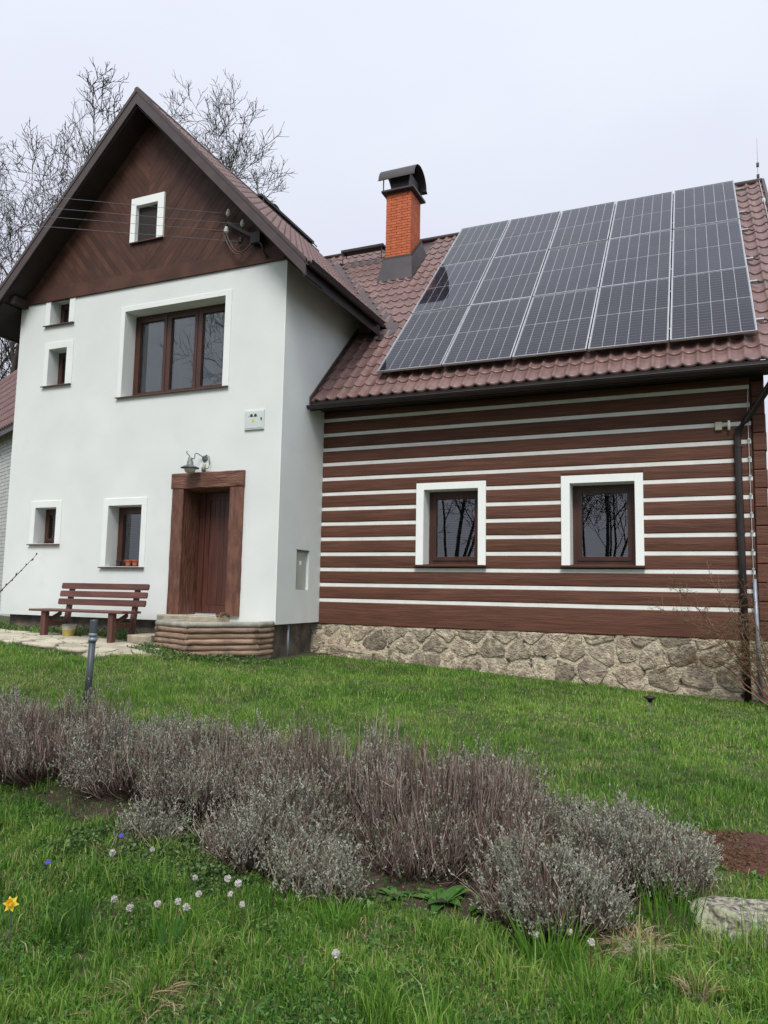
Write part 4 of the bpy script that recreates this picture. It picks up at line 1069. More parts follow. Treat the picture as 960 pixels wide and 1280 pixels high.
# ================================================================== NEIGHBOURING BUILDING at the left edge
ax = Vector((-.906,.423,0)); o0 = Vector((-12.3,11.9,0)); nrm_ = Vector((-.423,-.906,0))
t = thing('outbuilding', (-13.5,12.3,.8), 'whitewashed brick outbuilding with brown roof partly hidden at the left edge', 'outbuilding')
NBZ = 5.75
mb = MB(); L = 16
mb.prism([o0+Vector((0,0,.3)), o0+ax*L+Vector((0,0,.3)), o0+ax*L+Vector((0,0,NBZ)), o0+Vector((0,0,NBZ))], -nrm_*4.0)
wl_ = mb.build('brick_wall', M['whitebrickjoint'], t)
mb = MB(); z = .6; r = 0; kb = 0; cnt = 0
bw_, bh_ = .30, .098
while z < NBZ-.1:
    u = .0-(.15 if r%2 else 0)+1.1
    while u < 9:
        a = o0+ax*(u+.008)+nrm_*.001; b = o0+ax*(u+bw_-.008)+nrm_*.001
        br = MB().prism([a+Vector((0,0,z)), b+Vector((0,0,z)), b+Vector((0,0,z+bh_-.014)), a+Vector((0,0,z+bh_-.014))], nrm_*random.uniform(.006,.014))
        if u < 3.6 and z > 2.0 and cnt < 300: br.build('brick', M['whitebrick'], wl_); cnt += 1
        else: mb.v += [tuple(p) for p in br.v]; kf = len(mb.v)-len(br.v); mb.f += [tuple(i+kf for i in f_) for f_ in br.f]
        u += bw_
    z += bh_; r += 1
mb.build('brickwork', M['whitebrick'], wl_, kind='stuff')
mb = MB(); ev = o0+nrm_*.30-ax*.0; up_ = (-nrm_*.45+Vector((0,0,.89))).normalized()
e0 = ev+Vector((0,0,NBZ-.12)); e1 = ev+ax*L+Vector((0,0,NBZ-.12)); RL = 3.2
mb.prism([e0, e1, e1+up_*RL, e0+up_*RL], Vector((0,0,-.06)))
rf = mb.build('roof', M['metal'], t)
nn = ax.cross(up_); 
if nn.z < 0: nn = -nn
mats = []
for r in range(int(RL/TL)):
    for c in range(int(L/TW)):
        p = e1+up_*(r*TL)-ax*(c*TW); mats.append(frame_m(p+Vector((0,0,.0)), -ax, up_))
place_tiles(mats, rf, 0)
mb = MB(); mb.prism([e0+Vector((0,0,.02)), e1+Vector((0,0,.02)), e1+Vector((0,0,-.16)), e0+Vector((0,0,-.16))], -nrm_*.03); mb.build('fascia', M['rake'], t)

# ================================================================== BARE TREES
def bare_tree(base, height, seed, label, group, limbs=5, spread=.55, r0=.3, twigr=.012, forkh=.24, dens=1., trunkdir=(0,0), side=1.):
    rg = random.Random(seed); t = thing('bare_tree', base, label, 'tree', group)
    big = MB(); VT = []; FT = []; nv = [0]
    def seg_tube(pts, rads):
        if rads[0] > .05: big.tube(pts, rads, 8 if rads[0] > .12 else 5, cap=False); return
        P = np.array([tuple(p) for p in pts]); k = nv[0]; m_ = len(P)
        D = np.gradient(P, axis=0); D /= np.linalg.norm(D,axis=1)[:,None]+1e-9
        U = np.cross(D, [.3,.2,.93]); U /= np.linalg.norm(U,axis=1)[:,None]+1e-9; W_ = np.cross(D, U); r_ = np.array(rads)[:,None]
        ring = np.stack([P+(U*math.cos(a)+W_*math.sin(a))*r_ for a in (0, 2*PI/3, 4*PI/3)],1).reshape(-1,3); VT.append(ring)
        b = k+np.arange(m_-1)[:,None]*3
        for a in range(3): c = (a+1)%3; FT.append(np.concatenate([b+a, b+c, b+3+c, b+3+a],1))
        nv[0] += 3*m_
    def branch(p, d, L, r, lev):
        n = (9,7,5,4,3)[min(lev,4)]; pts = [p.copy()]; rads = [r]; dirs = [d.copy()]; dd = d.copy()
        bend = Vector((rg.gauss(0,1),rg.gauss(0,1),rg.gauss(0,.5)))*.10
        for i in range(n):
            if rg.random() < .5: bend = Vector((rg.gauss(0,1),rg.gauss(0,1),rg.gauss(0,.5)))*(.13 if lev else .06)
            dd = (dd+bend+Vector((0,0,(.07,.05,.05,.06,.06)[min(lev,4)]))).normalized()
            p = p+dd*(L/n); pts.append(p.copy()); rads.append(max(r*(1-.93*((i+1)/n)**.85), twigr*.6)); dirs.append(dd.copy())
        seg_tube(pts, rads)
        if lev >= 4: return
        az = rg.uniform(0,2*PI); cnt = int(((9,7,5,4)[lev])*dens+rg.random())
        for c in range(cnt):
            f = (.22 if lev == 0 else .12)+(.77 if lev == 0 else .86)*((c+rg.uniform(.1,.9))/cnt)**.85; q = f*n; a = min(int(q),n-1); b = q-a
            o_ = pts[a].lerp(pts[a+1], b); od = dirs[a+1]; ang = rg.uniform(.45,1.05); az += 2.4+rg.uniform(-.6,.6)
            ax_ = Vector((0,0,1)) if abs(od.z) < .9 else Vector((1,0,0)); u = od.cross(ax_).normalized(); v_ = od.cross(u)
            nd = (od*math.cos(ang)+(u*math.cos(az)+v_*math.sin(az))*math.sin(ang)+Vector((0,0,.18))).normalized()
            LL = L*rg.uniform(*((.30,.46),(.40,.60),(.45,.70),(.5,.75))[lev])*((1.1-.35*f)*side if lev == 0 else 1.05-.35*f); rr = rads[a]*rg.uniform(.42,.68)
            branch(o_, nd, LL, max(rr, twigr), lev+1)
    # trunk
    B = Vector(base); H1 = height*forkh; tp = [B+Vector((trunkdir[0]*q+rg.gauss(0,.03), trunkdir[1]*q, 1))*(H1*q) if 0 else B+Vector((trunkdir[0]*q*H1, trunkdir[1]*q*H1, H1*q)) for q in (0,.25,.5,.75,1)]
    big.tube(tp, [r0*1.25, r0*1.05, r0, r0*.96, r0*.92], 12, cap=False)
    for k in range(limbs):
        a = 2*PI*k/limbs+rg.uniform(-.4,.4); sp = spread*rg.uniform(.35,1.1) if k else .06
        d = Vector((math.cos(a)*sp, math.sin(a)*sp, 1)).normalized()
        branch(tp[-1]-Vector((0,0,rg.uniform(0,.2)*H1*(k > 0))), d, height*(1-forkh)*rg.uniform(.82,1.02)*(1 if k else 1.05), r0*rg.uniform(.42,.62)*(1.25 if k == 0 else 1), 0)
    big.build('trunk', M['bark'], t, smooth=True)
    npmesh('crown', np.vstack(VT), np.vstack(FT), 4, M['bark'], t, smooth=True)
    return t
G1, G2 = 'bare trees behind the house', 'trees mirrored in the windows'
bare_tree((-24.9,20.5,.6), 17.6, 5, 'large bare tree at the far left whose trunk stands beside the gable wall', G1, 7, .70, .50, .013, side=.95)
bare_tree((-20.4,22.0,.6), 18.7, 12, 'bare tree with tall forked limbs rising behind the left slope of the gable', G1, 7, .28, .28, .012, side=.72)
bare_tree((-17.1,21.0,.6), 16.4, 23, 'bare tree whose fine crown shows behind the right slope of the gable', G1, 7, .17, .24, .012, side=.62)
# trees across the garden, seen mirrored in the windows
bare_tree((-9.9,-7,0), 14, 31, 'thick bare tree mirrored in the left window of the log wall', G2, 7, 1.1, .17, .012, .10)
bare_tree((-4.0,-10,0), 13, 37, 'slender bare tree mirrored in the right window of the log wall', G2, 7, .9, .15, .012, .10)
bare_tree((-14.5,-12,0), 14, 41, 'bare tree far behind the viewer mirrored at the side of the left log window', G2, 6, .8, .22, .012, .12)
bare_tree((-7.0,-14,0), 14, 43, 'bare tree furthest behind the viewer mirrored between the log windows', G2, 6, .8, .22, .012, .12)

# ================================================================== LAVENDER
def ribbon_paths(P, W_, g):
    """P (n,k,3) paths, W_ (n,k) widths -> flat ribbons; returns V, F"""
    n, k, _ = P.shape
    d = P[:,-1]-P[:,0]; s_ = np.cross(d, g.normal(size=(n,3))); s_ /= np.linalg.norm(s_,axis=1)[:,None]+1e-9
    A = P-s_[:,None,:]*W_[:,:,None]/2; B = P+s_[:,None,:]*W_[:,:,None]/2
    V_ = np.stack([A,B],2).reshape(-1,3); base = (np.arange(n)*k*2)[:,None]
    fs = []
    for i in range(k-1): fs.append(np.concatenate([base+2*i, base+2*i+1, base+2*i+3, base+2*i+2],1))
    return V_, np.stack(fs,1).reshape(-1,4)
def lavender(cx, cy, rx, ry, h, n, label, green=.5, seed=1, brown=.5, split=.8):
    g = np.random.default_rng(seed); z0 = gz(cx,cy)-.01
    t = thing('lavender_bush', (cx,cy,z0), label, 'lavender bush', 'lavender bushes in the bed')
    # targets on an uneven dome
    a = g.uniform(0,2*PI,n); q = np.sqrt(g.uniform(0,1,n))
    ux, uy = np.cos(a)*q, np.sin(a)*q
    lump = .40+.85*vnoise(ux*rx+cx, uy*ry+cy, 6.5, seed)+.35*(vnoise(ux*rx+cx, uy*ry+cy, 16., seed+1)-.5)
    top = h*np.sqrt(np.clip(1-(q*.90)**3.4,0,1))*lump*g.uniform(.52,1.02,n)+.04
    drift = .10*np.sin(ux*5+seed)+.08*np.cos(uy*6+seed*2)
    tx = cx+ux*rx*(1+.14*g.normal(size=n))+drift*rx*2*(.4); ty = cy+uy*ry*(1+.14*g.normal(size=n))
    tz = z0+top
    bx = cx+ux*rx*.62+g.normal(size=n)*.03; by = cy+uy*ry*.62+g.normal(size=n)*.03; bz_ = ground(bx,by)-.01
    k = 5; s_ = np.linspace(0,1,k)[None,:,None]
    B0 = np.stack([bx,by,bz_],1)[:,None,:]; T0_ = np.stack([tx,ty,tz],1)[:,None,:]
    P = B0*(1-s_)+T0_*s_
    bow = (np.stack([ux*rx,uy*ry,0*ux],1)*.16)[:,None,:]*np.sin(PI*s_); P = P+bow*g.uniform(.2,1.6,size=(n,1,1))+g.normal(size=(n,k,3))*.009
    Wd = np.tile(np.array([.0052,.0046,.0042,.0036,.0028])[None], (n,1))*g.uniform(.8,1.3,size=(n,1))
    V_, F_ = ribbon_paths(P, Wd, g)
    tint = np.repeat(np.clip(np.where(g.uniform(0,1,n) < .62, g.normal(.20,.14,n), g.normal(.72,.18,n))[:,None]+np.linspace(-.10,.20,k)[None],0,1), 2, axis=1).reshape(-1)
    npmesh('stems', V_, F_, 4, M['twig'], t, tint=tint)['kind'] = 'stuff'
    # side shoots
    m_ = int(n*1.6); ii = g.integers(0,n,m_); f = g.uniform(.45,.98,m_)
    S0 = P[ii,0]*(1-f[:,None])+P[ii,-1]*f[:,None]+bow[ii,0]*0
    idx_ = np.clip((f*(k-1)).astype(int),0,k-2); S0 = P[ii,idx_]+(P[ii,idx_+1]-P[ii,idx_])*(f*(k-1)-idx_)[:,None]
    dd = (P[ii,-1]-P[ii,0]); dd /= np.linalg.norm(dd,axis=1)[:,None]; dd = dd+g.normal(size=(m_,3))*.32; dd[:,2] += .25; dd /= np.linalg.norm(dd,axis=1)[:,None]
    Ls = g.uniform(.03,.11,m_)[:,None]
    PS = np.stack([S0, S0+dd*Ls*.5, S0+dd*Ls],1); V2, F2 = ribbon_paths(PS, np.tile(np.array([.0024,.0022,.0016])[None],(m_,1)), g)
    npmesh('side_shoots', V2, F2, 4, M['twig'], t, tint=np.repeat(np.clip(g.normal(.62,.25,m_),0,1),6))['kind'] = 'stuff'
    # leaf tufts at stem ends and shoots, patchy
    E = np.concatenate([P[:,-1], PS[:,-1], P[:,-2]]); D = np.concatenate([P[:,-1]-P[:,-2], dd, P[:,-1]-P[:,-2]]); D /= np.linalg.norm(D,axis=1)[:,None]+1e-9
    pn = vnoise(E[:,0]+E[:,2], E[:,1]-E[:,2]*.7, 5.5, seed+4)
    hh = (E[:,2]-z0)/h
    keep = g.uniform(0,1,len(E)) < np.clip(green*(-.15+2.0*pn)*(.45+.65*hh), .04, 1)
    E, D = E[keep], D[keep]; nl = 8
    E = np.repeat(E,nl,0); D = np.repeat(D,nl,0); N_ = len(E)
    ld = D*1.3+g.normal(size=(N_,3))*.5; ld /= np.linalg.norm(ld,axis=1)[:,None]
    E = E-D*g.uniform(0,.055,size=(N_,1))
    L_ = g.uniform(.009,.020,size=(N_,1)); w_ = np.cross(ld, g.normal(size=(N_,3))); w_ /= np.linalg.norm(w_,axis=1)[:,None]; w_ *= .0036
    VL = np.stack([E-w_*.5, E+ld*L_*.5-w_, E+ld*L_, E+ld*L_*.5+w_],1).reshape(-1,3)
    tl = np.clip(np.repeat(g.normal(.5,.27,N_//nl),nl),0,1)
    npmesh('leaves', VL, np.arange(N_*4).reshape(-1,4), 4, M['lavleaf'], t, tint=np.repeat(tl,4))['kind'] = 'stuff'
    return t
BUSH = [
 (-5.75,4.65,.60,.55,.46,1700,.5,'lavender bush cut by the left edge of the photo'),
 (-4.62,4.36,.62,.58,.45,3200,.42,'large brown lavender bush with silvery tufts at the left end of the bed'),
 (-3.72,4.40,.56,.54,.46,2900,.6,'silvery topped lavender bush right of the bollard lamp'),
 (-2.98,4.28,.54,.52,.54,3100,.45,'tall lavender bush in the back row left of the middle'),
 (-2.16,4.30,.50,.50,.56,3000,.28,'tall brown lavender bush in the middle of the back row'),
 (-1.36,4.30,.54,.52,.52,3600,.14,'dense purple brown lavender bush at the right of the back row'),
 (-2.20,3.74,.42,.32,.34,1700,.62,'low silvery lavender bush in front of the middle of the row'),
 (-1.46,3.96,.36,.28,.34,1400,.14,'low brown lavender in front of the dense purple brown bush'),
 (-.70,3.68,.30,.28,.33,2000,.85,'rounded grey green lavender bush nearest the viewer at the right'),
 (-.34,4.30,.34,.34,.36,2200,.75,'grey lavender bush at the right end of the bed beside the boulder'),
 (-.84,4.78,.24,.20,.26,700,.7,'small grey lavender bush behind the two at the right end'),
 (-2.98,3.62,.20,.14,.15,260,.6,'tiny sparse lavender in the ground cover at the left front'),
 (-1.80,3.44,.24,.15,.20,420,.7,'small sparse lavender with dry stalks in front of the low silvery bush'),
 (-1.95,4.86,.16,.14,.62,160,.35,'few taller lavender sprigs standing up behind the middle of the row'),
 (-1.28,4.82,.34,.16,.56,380,.9,'silvery sprigs standing up behind the dense purple brown bush'),
 (-4.62,4.90,.22,.16,.60,160,.6,'taller pale lavender sprigs behind the left end of the row'),
]
for i, b in enumerate(BUSH): lavender(*b[:6], b[7], b[6], seed=40+i)

# ================================================================== GRASS
def in_ell(x, y, cx, cy, rx, ry, rot=0):
    u = (x-cx)*math.cos(rot)+(y-cy)*math.sin(rot); v_ = -(x-cx)*math.sin(rot)+(y-cy)*math.cos(rot)
    return (u/rx)**2+(v_/ry)**2
def wedge_pts(n, y0, y1, g, pw):
    y = (g.uniform(0,1,n)*(y1**pw-y0**pw)+y0**pw)**(1/pw)
    l = -(1.25*y+.6); r = .20*y+.35
    return g.uniform(0,1,n)*(r-l)+l, y
def blades(name, x, y, h, wd, g, label, m='grass', seg3=True, lean=.45, parent=None, tintmu=None):
    n = len(x); z = ground(x,y)-.004; a = g.uniform(0,2*PI,n); ln = np.abs(g.normal(0,lean,n))
    dx, dy = np.cos(a)*ln*h, np.sin(a)*ln*h; wa = g.uniform(0,2*PI,n); wx, wy = np.cos(wa)*wd/2, np.sin(wa)*wd/2
    B = np.stack([x,y,z],1); Wv = np.stack([wx,wy,0*wx],1)
    Mx = np.stack([dx*.35,dy*.35,h*.58],1); Tx = np.stack([dx,dy,h*np.clip(1-ln*.35,.3,1)],1)
    if seg3: V_ = np.stack([B-Wv, B+Wv, B+Mx-Wv*.8, B+Mx+Wv*.8, B+Tx],1); k = 5
    tv = np.clip(tintmu,0,1)
    base = (np.arange(n)*5)[:,None]
    T = np.concatenate([base+np.array([[0,1,3]]), base+np.array([[0,3,2]]), base+np.array([[2,3,4]])],0)
    o_ = npmesh(name, V_.reshape(-1,3), T, 3, M[m], parent, tint=np.repeat(tv,5))
    return tag(o_, label, 'grass' if not parent else None, kind='stuff')
def grass_mask(x, y, g, near):
    k = np.ones(len(x))
    e = in_ell(x,y,*BED[:4],BED[4]); k *= np.where(e < .9, .32, 1)
    k *= np.where(in_ell(x,y,*MUL[:4]) < .85, .02, 1)
    k *= np.where((y > 9.95) & (x < XC+.1), 0, 1); k *= np.where(y > YL-.08, 0, 1)
    front = 7.45+.30*(x+12.5)/4.0
    k *= np.where((y > front+.05) & (y < 9.3) & (x < -7.35-.5*np.clip(8.4-y,0,9)), .03, 1)
    k *= np.where((x > -7.66) & (x < -5.9) & (y > 8.87+np.maximum(0,(x+6.86))*.98+np.maximum(0,-6.86-x)*.4), 0, 1)
    bare = vnoise(x,y,2.4,21)*.6+vnoise(x,y,7,22)*.4
    k *= np.clip((bare-.22)/.14, .55 if near else .6, 1)
    k *= np.where(in_ell(x,y,-.32,3.56,.16,.14) < 1, .15, 1)
    k *= np.where(in_ell(x,y,.30,4.0,.42,.2) < 1, 0, 1); k *= np.where(in_ell(x,y,-2.8,3.5,.55,.42) < 1, .3, 1)
    return g.uniform(0,1,len(x)) < k
g = np.random.default_rng(5)
for nm, y0, y1, n, hh, ww, lb in (('near_grass',1.9,4.2,175000,.033,.0048,'longer mixed grass in front of the lavender bed'),
                              ('grass',4.2,7.2,150000,.036,.0050,'mown grass of the lawn behind the lavender'),
                              ('far_grass',7.2,11.5,150000,.034,.0075,'mown grass of the lawn along the house')):
    x, y = wedge_pts(n, y0, y1, g, 1.0)
    if y0 < 2: x2 = x
    ok = grass_mask(x,y,g,y0 < 4); x, y = x[ok], y[ok]; n = len(x)
    clump = vnoise(x,y,3.2,31); cl2 = vnoise(x,y,9,32)
    h = hh*(.4+1.5*clump*cl2*1.6+.35*g.uniform(0,1,n))*np.exp(g.normal(0,.32,n))
    if y0 < 4: h *= 1+.9*(vnoise(x,y,4.5,33) > .72)
    tint = .47+.40*(vnoise(x,y,1.1,34)-.5)+.40*(vnoise(x,y,5,35)-.5)+g.normal(0,.21,n)
    dry = g.uniform(0,1,n) < (.05+.22*np.clip(vnoise(x,y,2.2,36)*.6+vnoise(x,y,7,37)*.4-.52,0,1)*4); tint = np.where(dry, g.uniform(.85,1,n), np.clip(tint,0,.78))
    blades(nm, x, y, h, ww*g.uniform(.6,1.3,n), g, lb, lean=.55, tintmu=tint)
x, y = wedge_pts(26000, 1.9, 6.5, g, 1.0); pn_ = vnoise(x,y,2.2,36)*.6+vnoise(x,y,7,37)*.4; ok = (pn_+g.uniform(-.25,.25,len(x)) > .50) & grass_mask(x,y,g,True); x, y = x[ok], y[ok]
blades('dead_thatch', x, y, g.uniform(.018,.05,len(x)), .0032*g.uniform(.6,1.3,len(x)), g, 'dead straw coloured blades lying through the lawn', m='straw', lean=1.6, tintmu=g.uniform(0,1,len(x)))
# broad-leaved weeds mixed in the near grass
x, y = wedge_pts(42000, 1.9, 4.4, g, 1.0); ok = (vnoise(x,y,3,51) > .42) & grass_mask(x,y,g,True); x, y = x[ok], y[ok]
leaves('lawn_weeds', np.stack([x,y,ground(x,y)+g.uniform(.0,.045,len(x))],1), .024, M['weed'], g, None, .42, .0, 'small broad leaved weeds mixed into the near grass', 'weeds', 'stuff')
# periwinkle ground cover at the left front of the bed
a = g.uniform(0,2*PI,11000); q = np.sqrt(g.uniform(0,1,11000)); x = -2.80+.66*q*np.cos(a); y = 3.50+.46*q*np.sin(a)
leaves('ground_cover', np.stack([x,y,ground(x,y)+g.uniform(.0,.09,len(x))*vnoise(x,y,8,52)],1), .026, M['ivy'], g, None, .62, .0, 'patch of small leaved periwinkle ground cover in front of the lavender', 'ground cover', 'stuff')
x, y = g.uniform(-5.2,.1,5000), g.uniform(3.3,4.4,5000); ok = (in_ell(x,y,*BED[:4],BED[4]) < 1.15) & (vnoise(x,y,3.5,53) > .52); x, y = x[ok], y[ok]
leaves('bed_weeds', np.stack([x,y,ground(x,y)+g.uniform(.0,.04,len(x))],1), .026, M['weed'], g, None, .5, .0, 'scattered green seedlings and weeds on the soil of the bed', 'weeds', 'stuff')
# weeds at the foot of porch and wall
x, y = g.uniform(-7.8,-5.9,5200), g.uniform(8.2,9.7,5200); fr_ = 8.87+np.maximum(0,(x+6.86))*.98+np.maximum(0,-6.86-x)*.4
ok = (y < fr_-.03) & (y > fr_-.55); x, y = x[ok], y[ok]
leaves('porch_weeds', np.stack([x,y,ground(x,y)+g.uniform(.02,.12,len(x))*vnoise(x,y,6,3)],1), .05, M['ivy'], g, None, .5, .1, 'tangled dark weeds along the foot of the log edged porch', 'weeds', 'stuff')
x, y = g.uniform(-12,-8.2,3600), g.uniform(9.45,10.0,3600)
leaves('wall_weeds', np.stack([x,y,ground(x,y)+g.uniform(.0,.17,len(x))*vnoise(x,y,3,3)],1), .05, M['ivy'], g, None, .5, .2, 'green weeds growing between the path and the white wall behind the bench', 'weeds', 'stuff')
x, y = wedge_pts(5200, 1.9, 5.5, g, 1.0); ok = (vnoise(x,y,5,61) > .55) & grass_mask(x,y,g,True); x, y = x[ok], y[ok]; x = np.repeat(x,6)+g.normal(0,.012,len(x)*6); y = np.repeat(y,6)+g.normal(0,.012,len(y)*6)
leaves('lawn_rosettes', np.stack([x,y,ground(x,y)+.008],1), .050, M['weed'], g, None, .30, -.2, 'flat rosettes of dandelion like leaves in the lawn', 'weeds', 'stuff')
# mulch flakes
a = g.uniform(0,2*PI,4200); q = np.sqrt(g.uniform(0,1,4200)); x = MUL[0]+MUL[2]*1.05*q*np.cos(a); y = MUL[1]+MUL[3]*1.05*q*np.sin(a)
leaves('mulch_flakes', np.stack([x,y,ground(x,y)+.07*(1-q**2)+.006],1), .022, M['brownweed'], g, None, .35, -.4, 'loose brown bark flakes on the mulch heap', 'mulch', 'stuff')

# tufts, straw, long blades: single plants
def tuft(name, cx, cy, n, h, wd, m, label, cat, lean=.5, r=.05, seed=1, tint=(.2,.7), k=6, flop=0., group=None):
    g = np.random.default_rng(seed); a = g.uniform(0,2*PI,n); q = np.sqrt(g.uniform(0,1,n))*r
    bx, by = cx+np.cos(a)*q, cy+np.sin(a)*q; bz_ = ground(bx,by)-.005
    az = a+g.normal(0,.5,n); ln = g.uniform(.1,1,n)*lean; H = h*g.uniform(.6,1.1,n)
    s_ = np.linspace(0,1,k)[None,:]
    X = bx[:,None]+np.cos(az)[:,None]*(ln*H)[:,None]*s_**1.8; Y = by[:,None]+np.sin(az)[:,None]*(ln*H)[:,None]*s_**1.8
    Zz = bz_[:,None]+H[:,None]*(s_-flop*s_**3); P = np.stack([X,Y,Zz],2)
    V_, F_ = ribbon_paths(P, np.array([.7,1,1,.85,.5,.08])[None]*wd*np.ones((n,1)), g)
    o_ = npmesh(name, V_, F_, 4, M[m], None, tint=np.repeat(g.uniform(*tint,n),2*k))
    return tag(o_, label, cat, group)
tuft('daffodil_leaves', -2.62,2.72,14,.20,.012,'weed','clump of upright daffodil leaves near the yellow flower','plant',.25,.035,61,(.2,.6))
tuft('daffodil_leaves', -2.08,2.68,16,.21,.012,'weed','second clump of upright daffodil leaves further right with one small yellow bud','plant',.25,.035,62,(.2,.6))
tuft('grass_tuft', -1.55,3.18,130,.13,.0045,'grass','dense tuft of long fine grass below the middle of the bed','grass tuft',.7,.09,63,(.25,.6))
tuft('grass_tuft', -.62,3.30,120,.22,.0055,'grass','long grass tuft in front of the grey green lavender','grass tuft',.6,.12,64,(.2,.6))
tuft('grass_tuft', -.17,3.86,100,.20,.0045,'grass','tall grass tuft between the right lavender and the boulder','grass tuft',.5,.13,65,(.1,.5))
tuft('grass_tuft', .04,3.60,120,.10,.0045,'grass','tall grass growing against the front of the boulder','grass tuft',.6,.22,66,(.1,.55))
tuft('grass_tuft', -.42,3.05,120,.17,.005,'grass','long grass tuft near the bottom edge right of the middle','grass tuft',.7,.14,67,(.2,.6))
tuft('grass_tuft', -1.95,4.02,7,.42,.012,'weed','few long green blades growing up through the lavender','grass tuft',.35,.05,68,(.3,.8))
tuft('grass_tuft', -1.62,3.92,6,.34,.010,'weed','few long green blades at the edge of the low brown lavender','grass tuft',.4,.08,69,(.3,.8))
tuft('dry_grass', -.30,3.56,170,.12,.0042,'straw','flattened pale dry grass over the buried stone','dry grass',1.9,.10,70,(.2,1),flop=.55)
tuft('dry_grass', -.06,3.26,60,.15,.0045,'straw','wisp of pale dry grass below the boulder','dry grass',1.0,.05,71,(.2,1),flop=.3)
tuft('dry_grass', -2.02,2.42,220,.08,.0042,'straw','patch of tan dead grass at the bottom left edge','dry grass',2.,.16,72,(.1,.8),flop=.6)
tuft('dry_grass', -2.02,3.02,26,.12,.004,'straw','arched dry stalks in the grass left of the middle','dry grass',1.6,.05,73,(.4,1),flop=.5)
tuft('dry_grass', -1.72,3.40,18,.14,.006,'straw','curled pale dry stalks in front of the small sparse lavender','dry grass',1.5,.06,74,(.6,1),flop=.5)
tuft('dry_grass', -.92,4.62,40,.20,.005,'straw','yellowish dry grass between the lavender bushes at the right','dry grass',.9,.08,75,(.5,1),flop=.2)
tuft('dry_grass', -3.05,3.36,50,.12,.004,'straw','brown dry grass tuft beside the tiny lavender','dry grass',.9,.08,76,(0,.6),flop=.2)
# leafy plants
def leafy(cx, cy, n, L, wd, label, seed, m='weed', up=.7):
    g = np.random.default_rng(seed); z = gz(cx,cy); t = thing('leafy_plant', (cx,cy,z), label, 'plant', 'leafy plants at the bed edge')
    for i in range(n):
        a = g.uniform(0,2*PI); el = g.uniform(.35,1.15)*up; l = L*g.uniform(.7,1.15); w2 = wd*g.uniform(.8,1.1)
        vs = []; fs = []
        d = Vector((math.cos(a),math.sin(a),0)); s_ = Vector((-math.sin(a),math.cos(a),0))
        for j in range(6):
            q = j/5; p = Vector((cx,cy,z))+d*(l*q*math.cos(el*(1-q*.6)))+Vector((0,0,l*q*math.sin(el)*(1-.55*q)))
            ww_ = w2*math.sin(PI*min(1,.12+q*.88))**.8*.5+.002
            fold = Vector((0,0,ww_*.35))
            vs += [p-s_*ww_+fold, p, p+s_*ww_+fold]
        for j in range(5): fs += [(j*3,j*3+1,j*3+4,j*3+3),(j*3+1,j*3+2,j*3+5,j*3+4)]
        o_ = MB().add(vs, fs).build('leaf', M[m], t, smooth=True)
        at = o_.data.attributes.new('tint','FLOAT','POINT'); tv = float(g.uniform(.1,.9)); at.data.foreach_set('value', [tv]*len(o_.data.vertices))
leafy(-1.20,3.62,13,.15,.06,'low plant with broad dark green leaves at the front edge of the bed',81)
leafy(-1.43,3.56,16,.09,.03,'small fresh green plant left of the broad leaved one',82)
leafy(-1.93,3.98,10,.10,.05,'green lobed plant growing inside the lavender row',83)
leafy(-1.02,3.66,14,.13,.035,'narrow leaved green plant right of the broad leaved one',84)
leafy(-1.35,4.9+.2,12,.08,.04,'little bright green plant on the lawn behind the bed',85)
# flowers
def globeflower(x, y, i, lb):
    z = gz(x,y); h = .10+.02*(i%3); f_ = 1-h/(1.6-z); x, y = x*f_, y*f_; z = gz(x,y); g = np.random.default_rng(100+i)
    t = thing('white_flower', (x,y,z), lb, 'flower', 'white round flower heads in front of the bed')
    MB().tube([(x,y,z),(x+.004,y,z+h)], .0022, 4).build('stalk', M['pipegrey'] if 0 else M['bench'], t)
    n = 70; P = g.normal(size=(n,3)); P /= np.linalg.norm(P,axis=1)[:,None]; r = .0135+.004*(i%4)/3
    C_ = np.array([x+.004,y,z+h])+P*r*.4
    MB().lathe((x+.004,y,z+h), [(0,-r*.7),(r*.5,-r*.5),(r*.75,0),(r*.5,r*.5),(0,r*.7)], 8).build('flower_core', M['petalwhite'], t)
    s_ = np.cross(P, g.normal(size=(n,3))); s_ /= np.linalg.norm(s_,axis=1)[:,None]
    V_ = np.stack([C_, C_+P*r*.4+s_*r*.3, C_+P*r*.7, C_+P*r*.4-s_*r*.3],1).reshape(-1,3)
    npmesh('flower_head', V_, np.arange(n*4).reshape(n,4), 4, M['petalwhite'], t, tint=np.repeat(g.uniform(0,1,n),4))
FL = [(-2.513,3.409,'leftmost upper white flower head in the group below the low silvery lavender'),(-2.388,3.277,'white flower head just left of the middle of the cluster'),
 (-2.353,3.477,'tall white flower head at the top of the cluster against the lavender'),(-2.256,3.431,'large whitish flower head at the right of the cluster by the lavender'),
 (-2.23,3.323,'white flower head below the large one in the cluster'),(-2.433,3.172,'pale white head low in the grass below the cluster'),(-2.50,3.10,'faded white head furthest left in the low row of the cluster'),
 (-2.35,3.13,'second faded white head in the low row of the cluster'),(-2.112,3.254,'small white head right of the flower cluster'),
 (-2.725,3.047,'greyish white seed head in grass left of the cluster'),(-2.60,3.02,'greyish seed head pair member nearer the cluster'),
 (-3.126,3.462,'small white daisy in the ground cover near the tiny lavender'),(-2.95,3.591,'small white daisy in the middle of the ground cover'),(-3.02,3.93,'small white daisy at the back of the ground cover'),
 (-1.483,3.023,'single white head in the grass below the grass tuft'),(-.744,3.577,'white head at the left foot of the grey green lavender'),
 (-.603,3.66,'round white dandelion clock in front of the grey green lavender'),(-.50,3.60,'dull white head at the right foot of the grey green lavender')]
for i, (x, y, lb) in enumerate(FL): globeflower(x, y, i, lb)
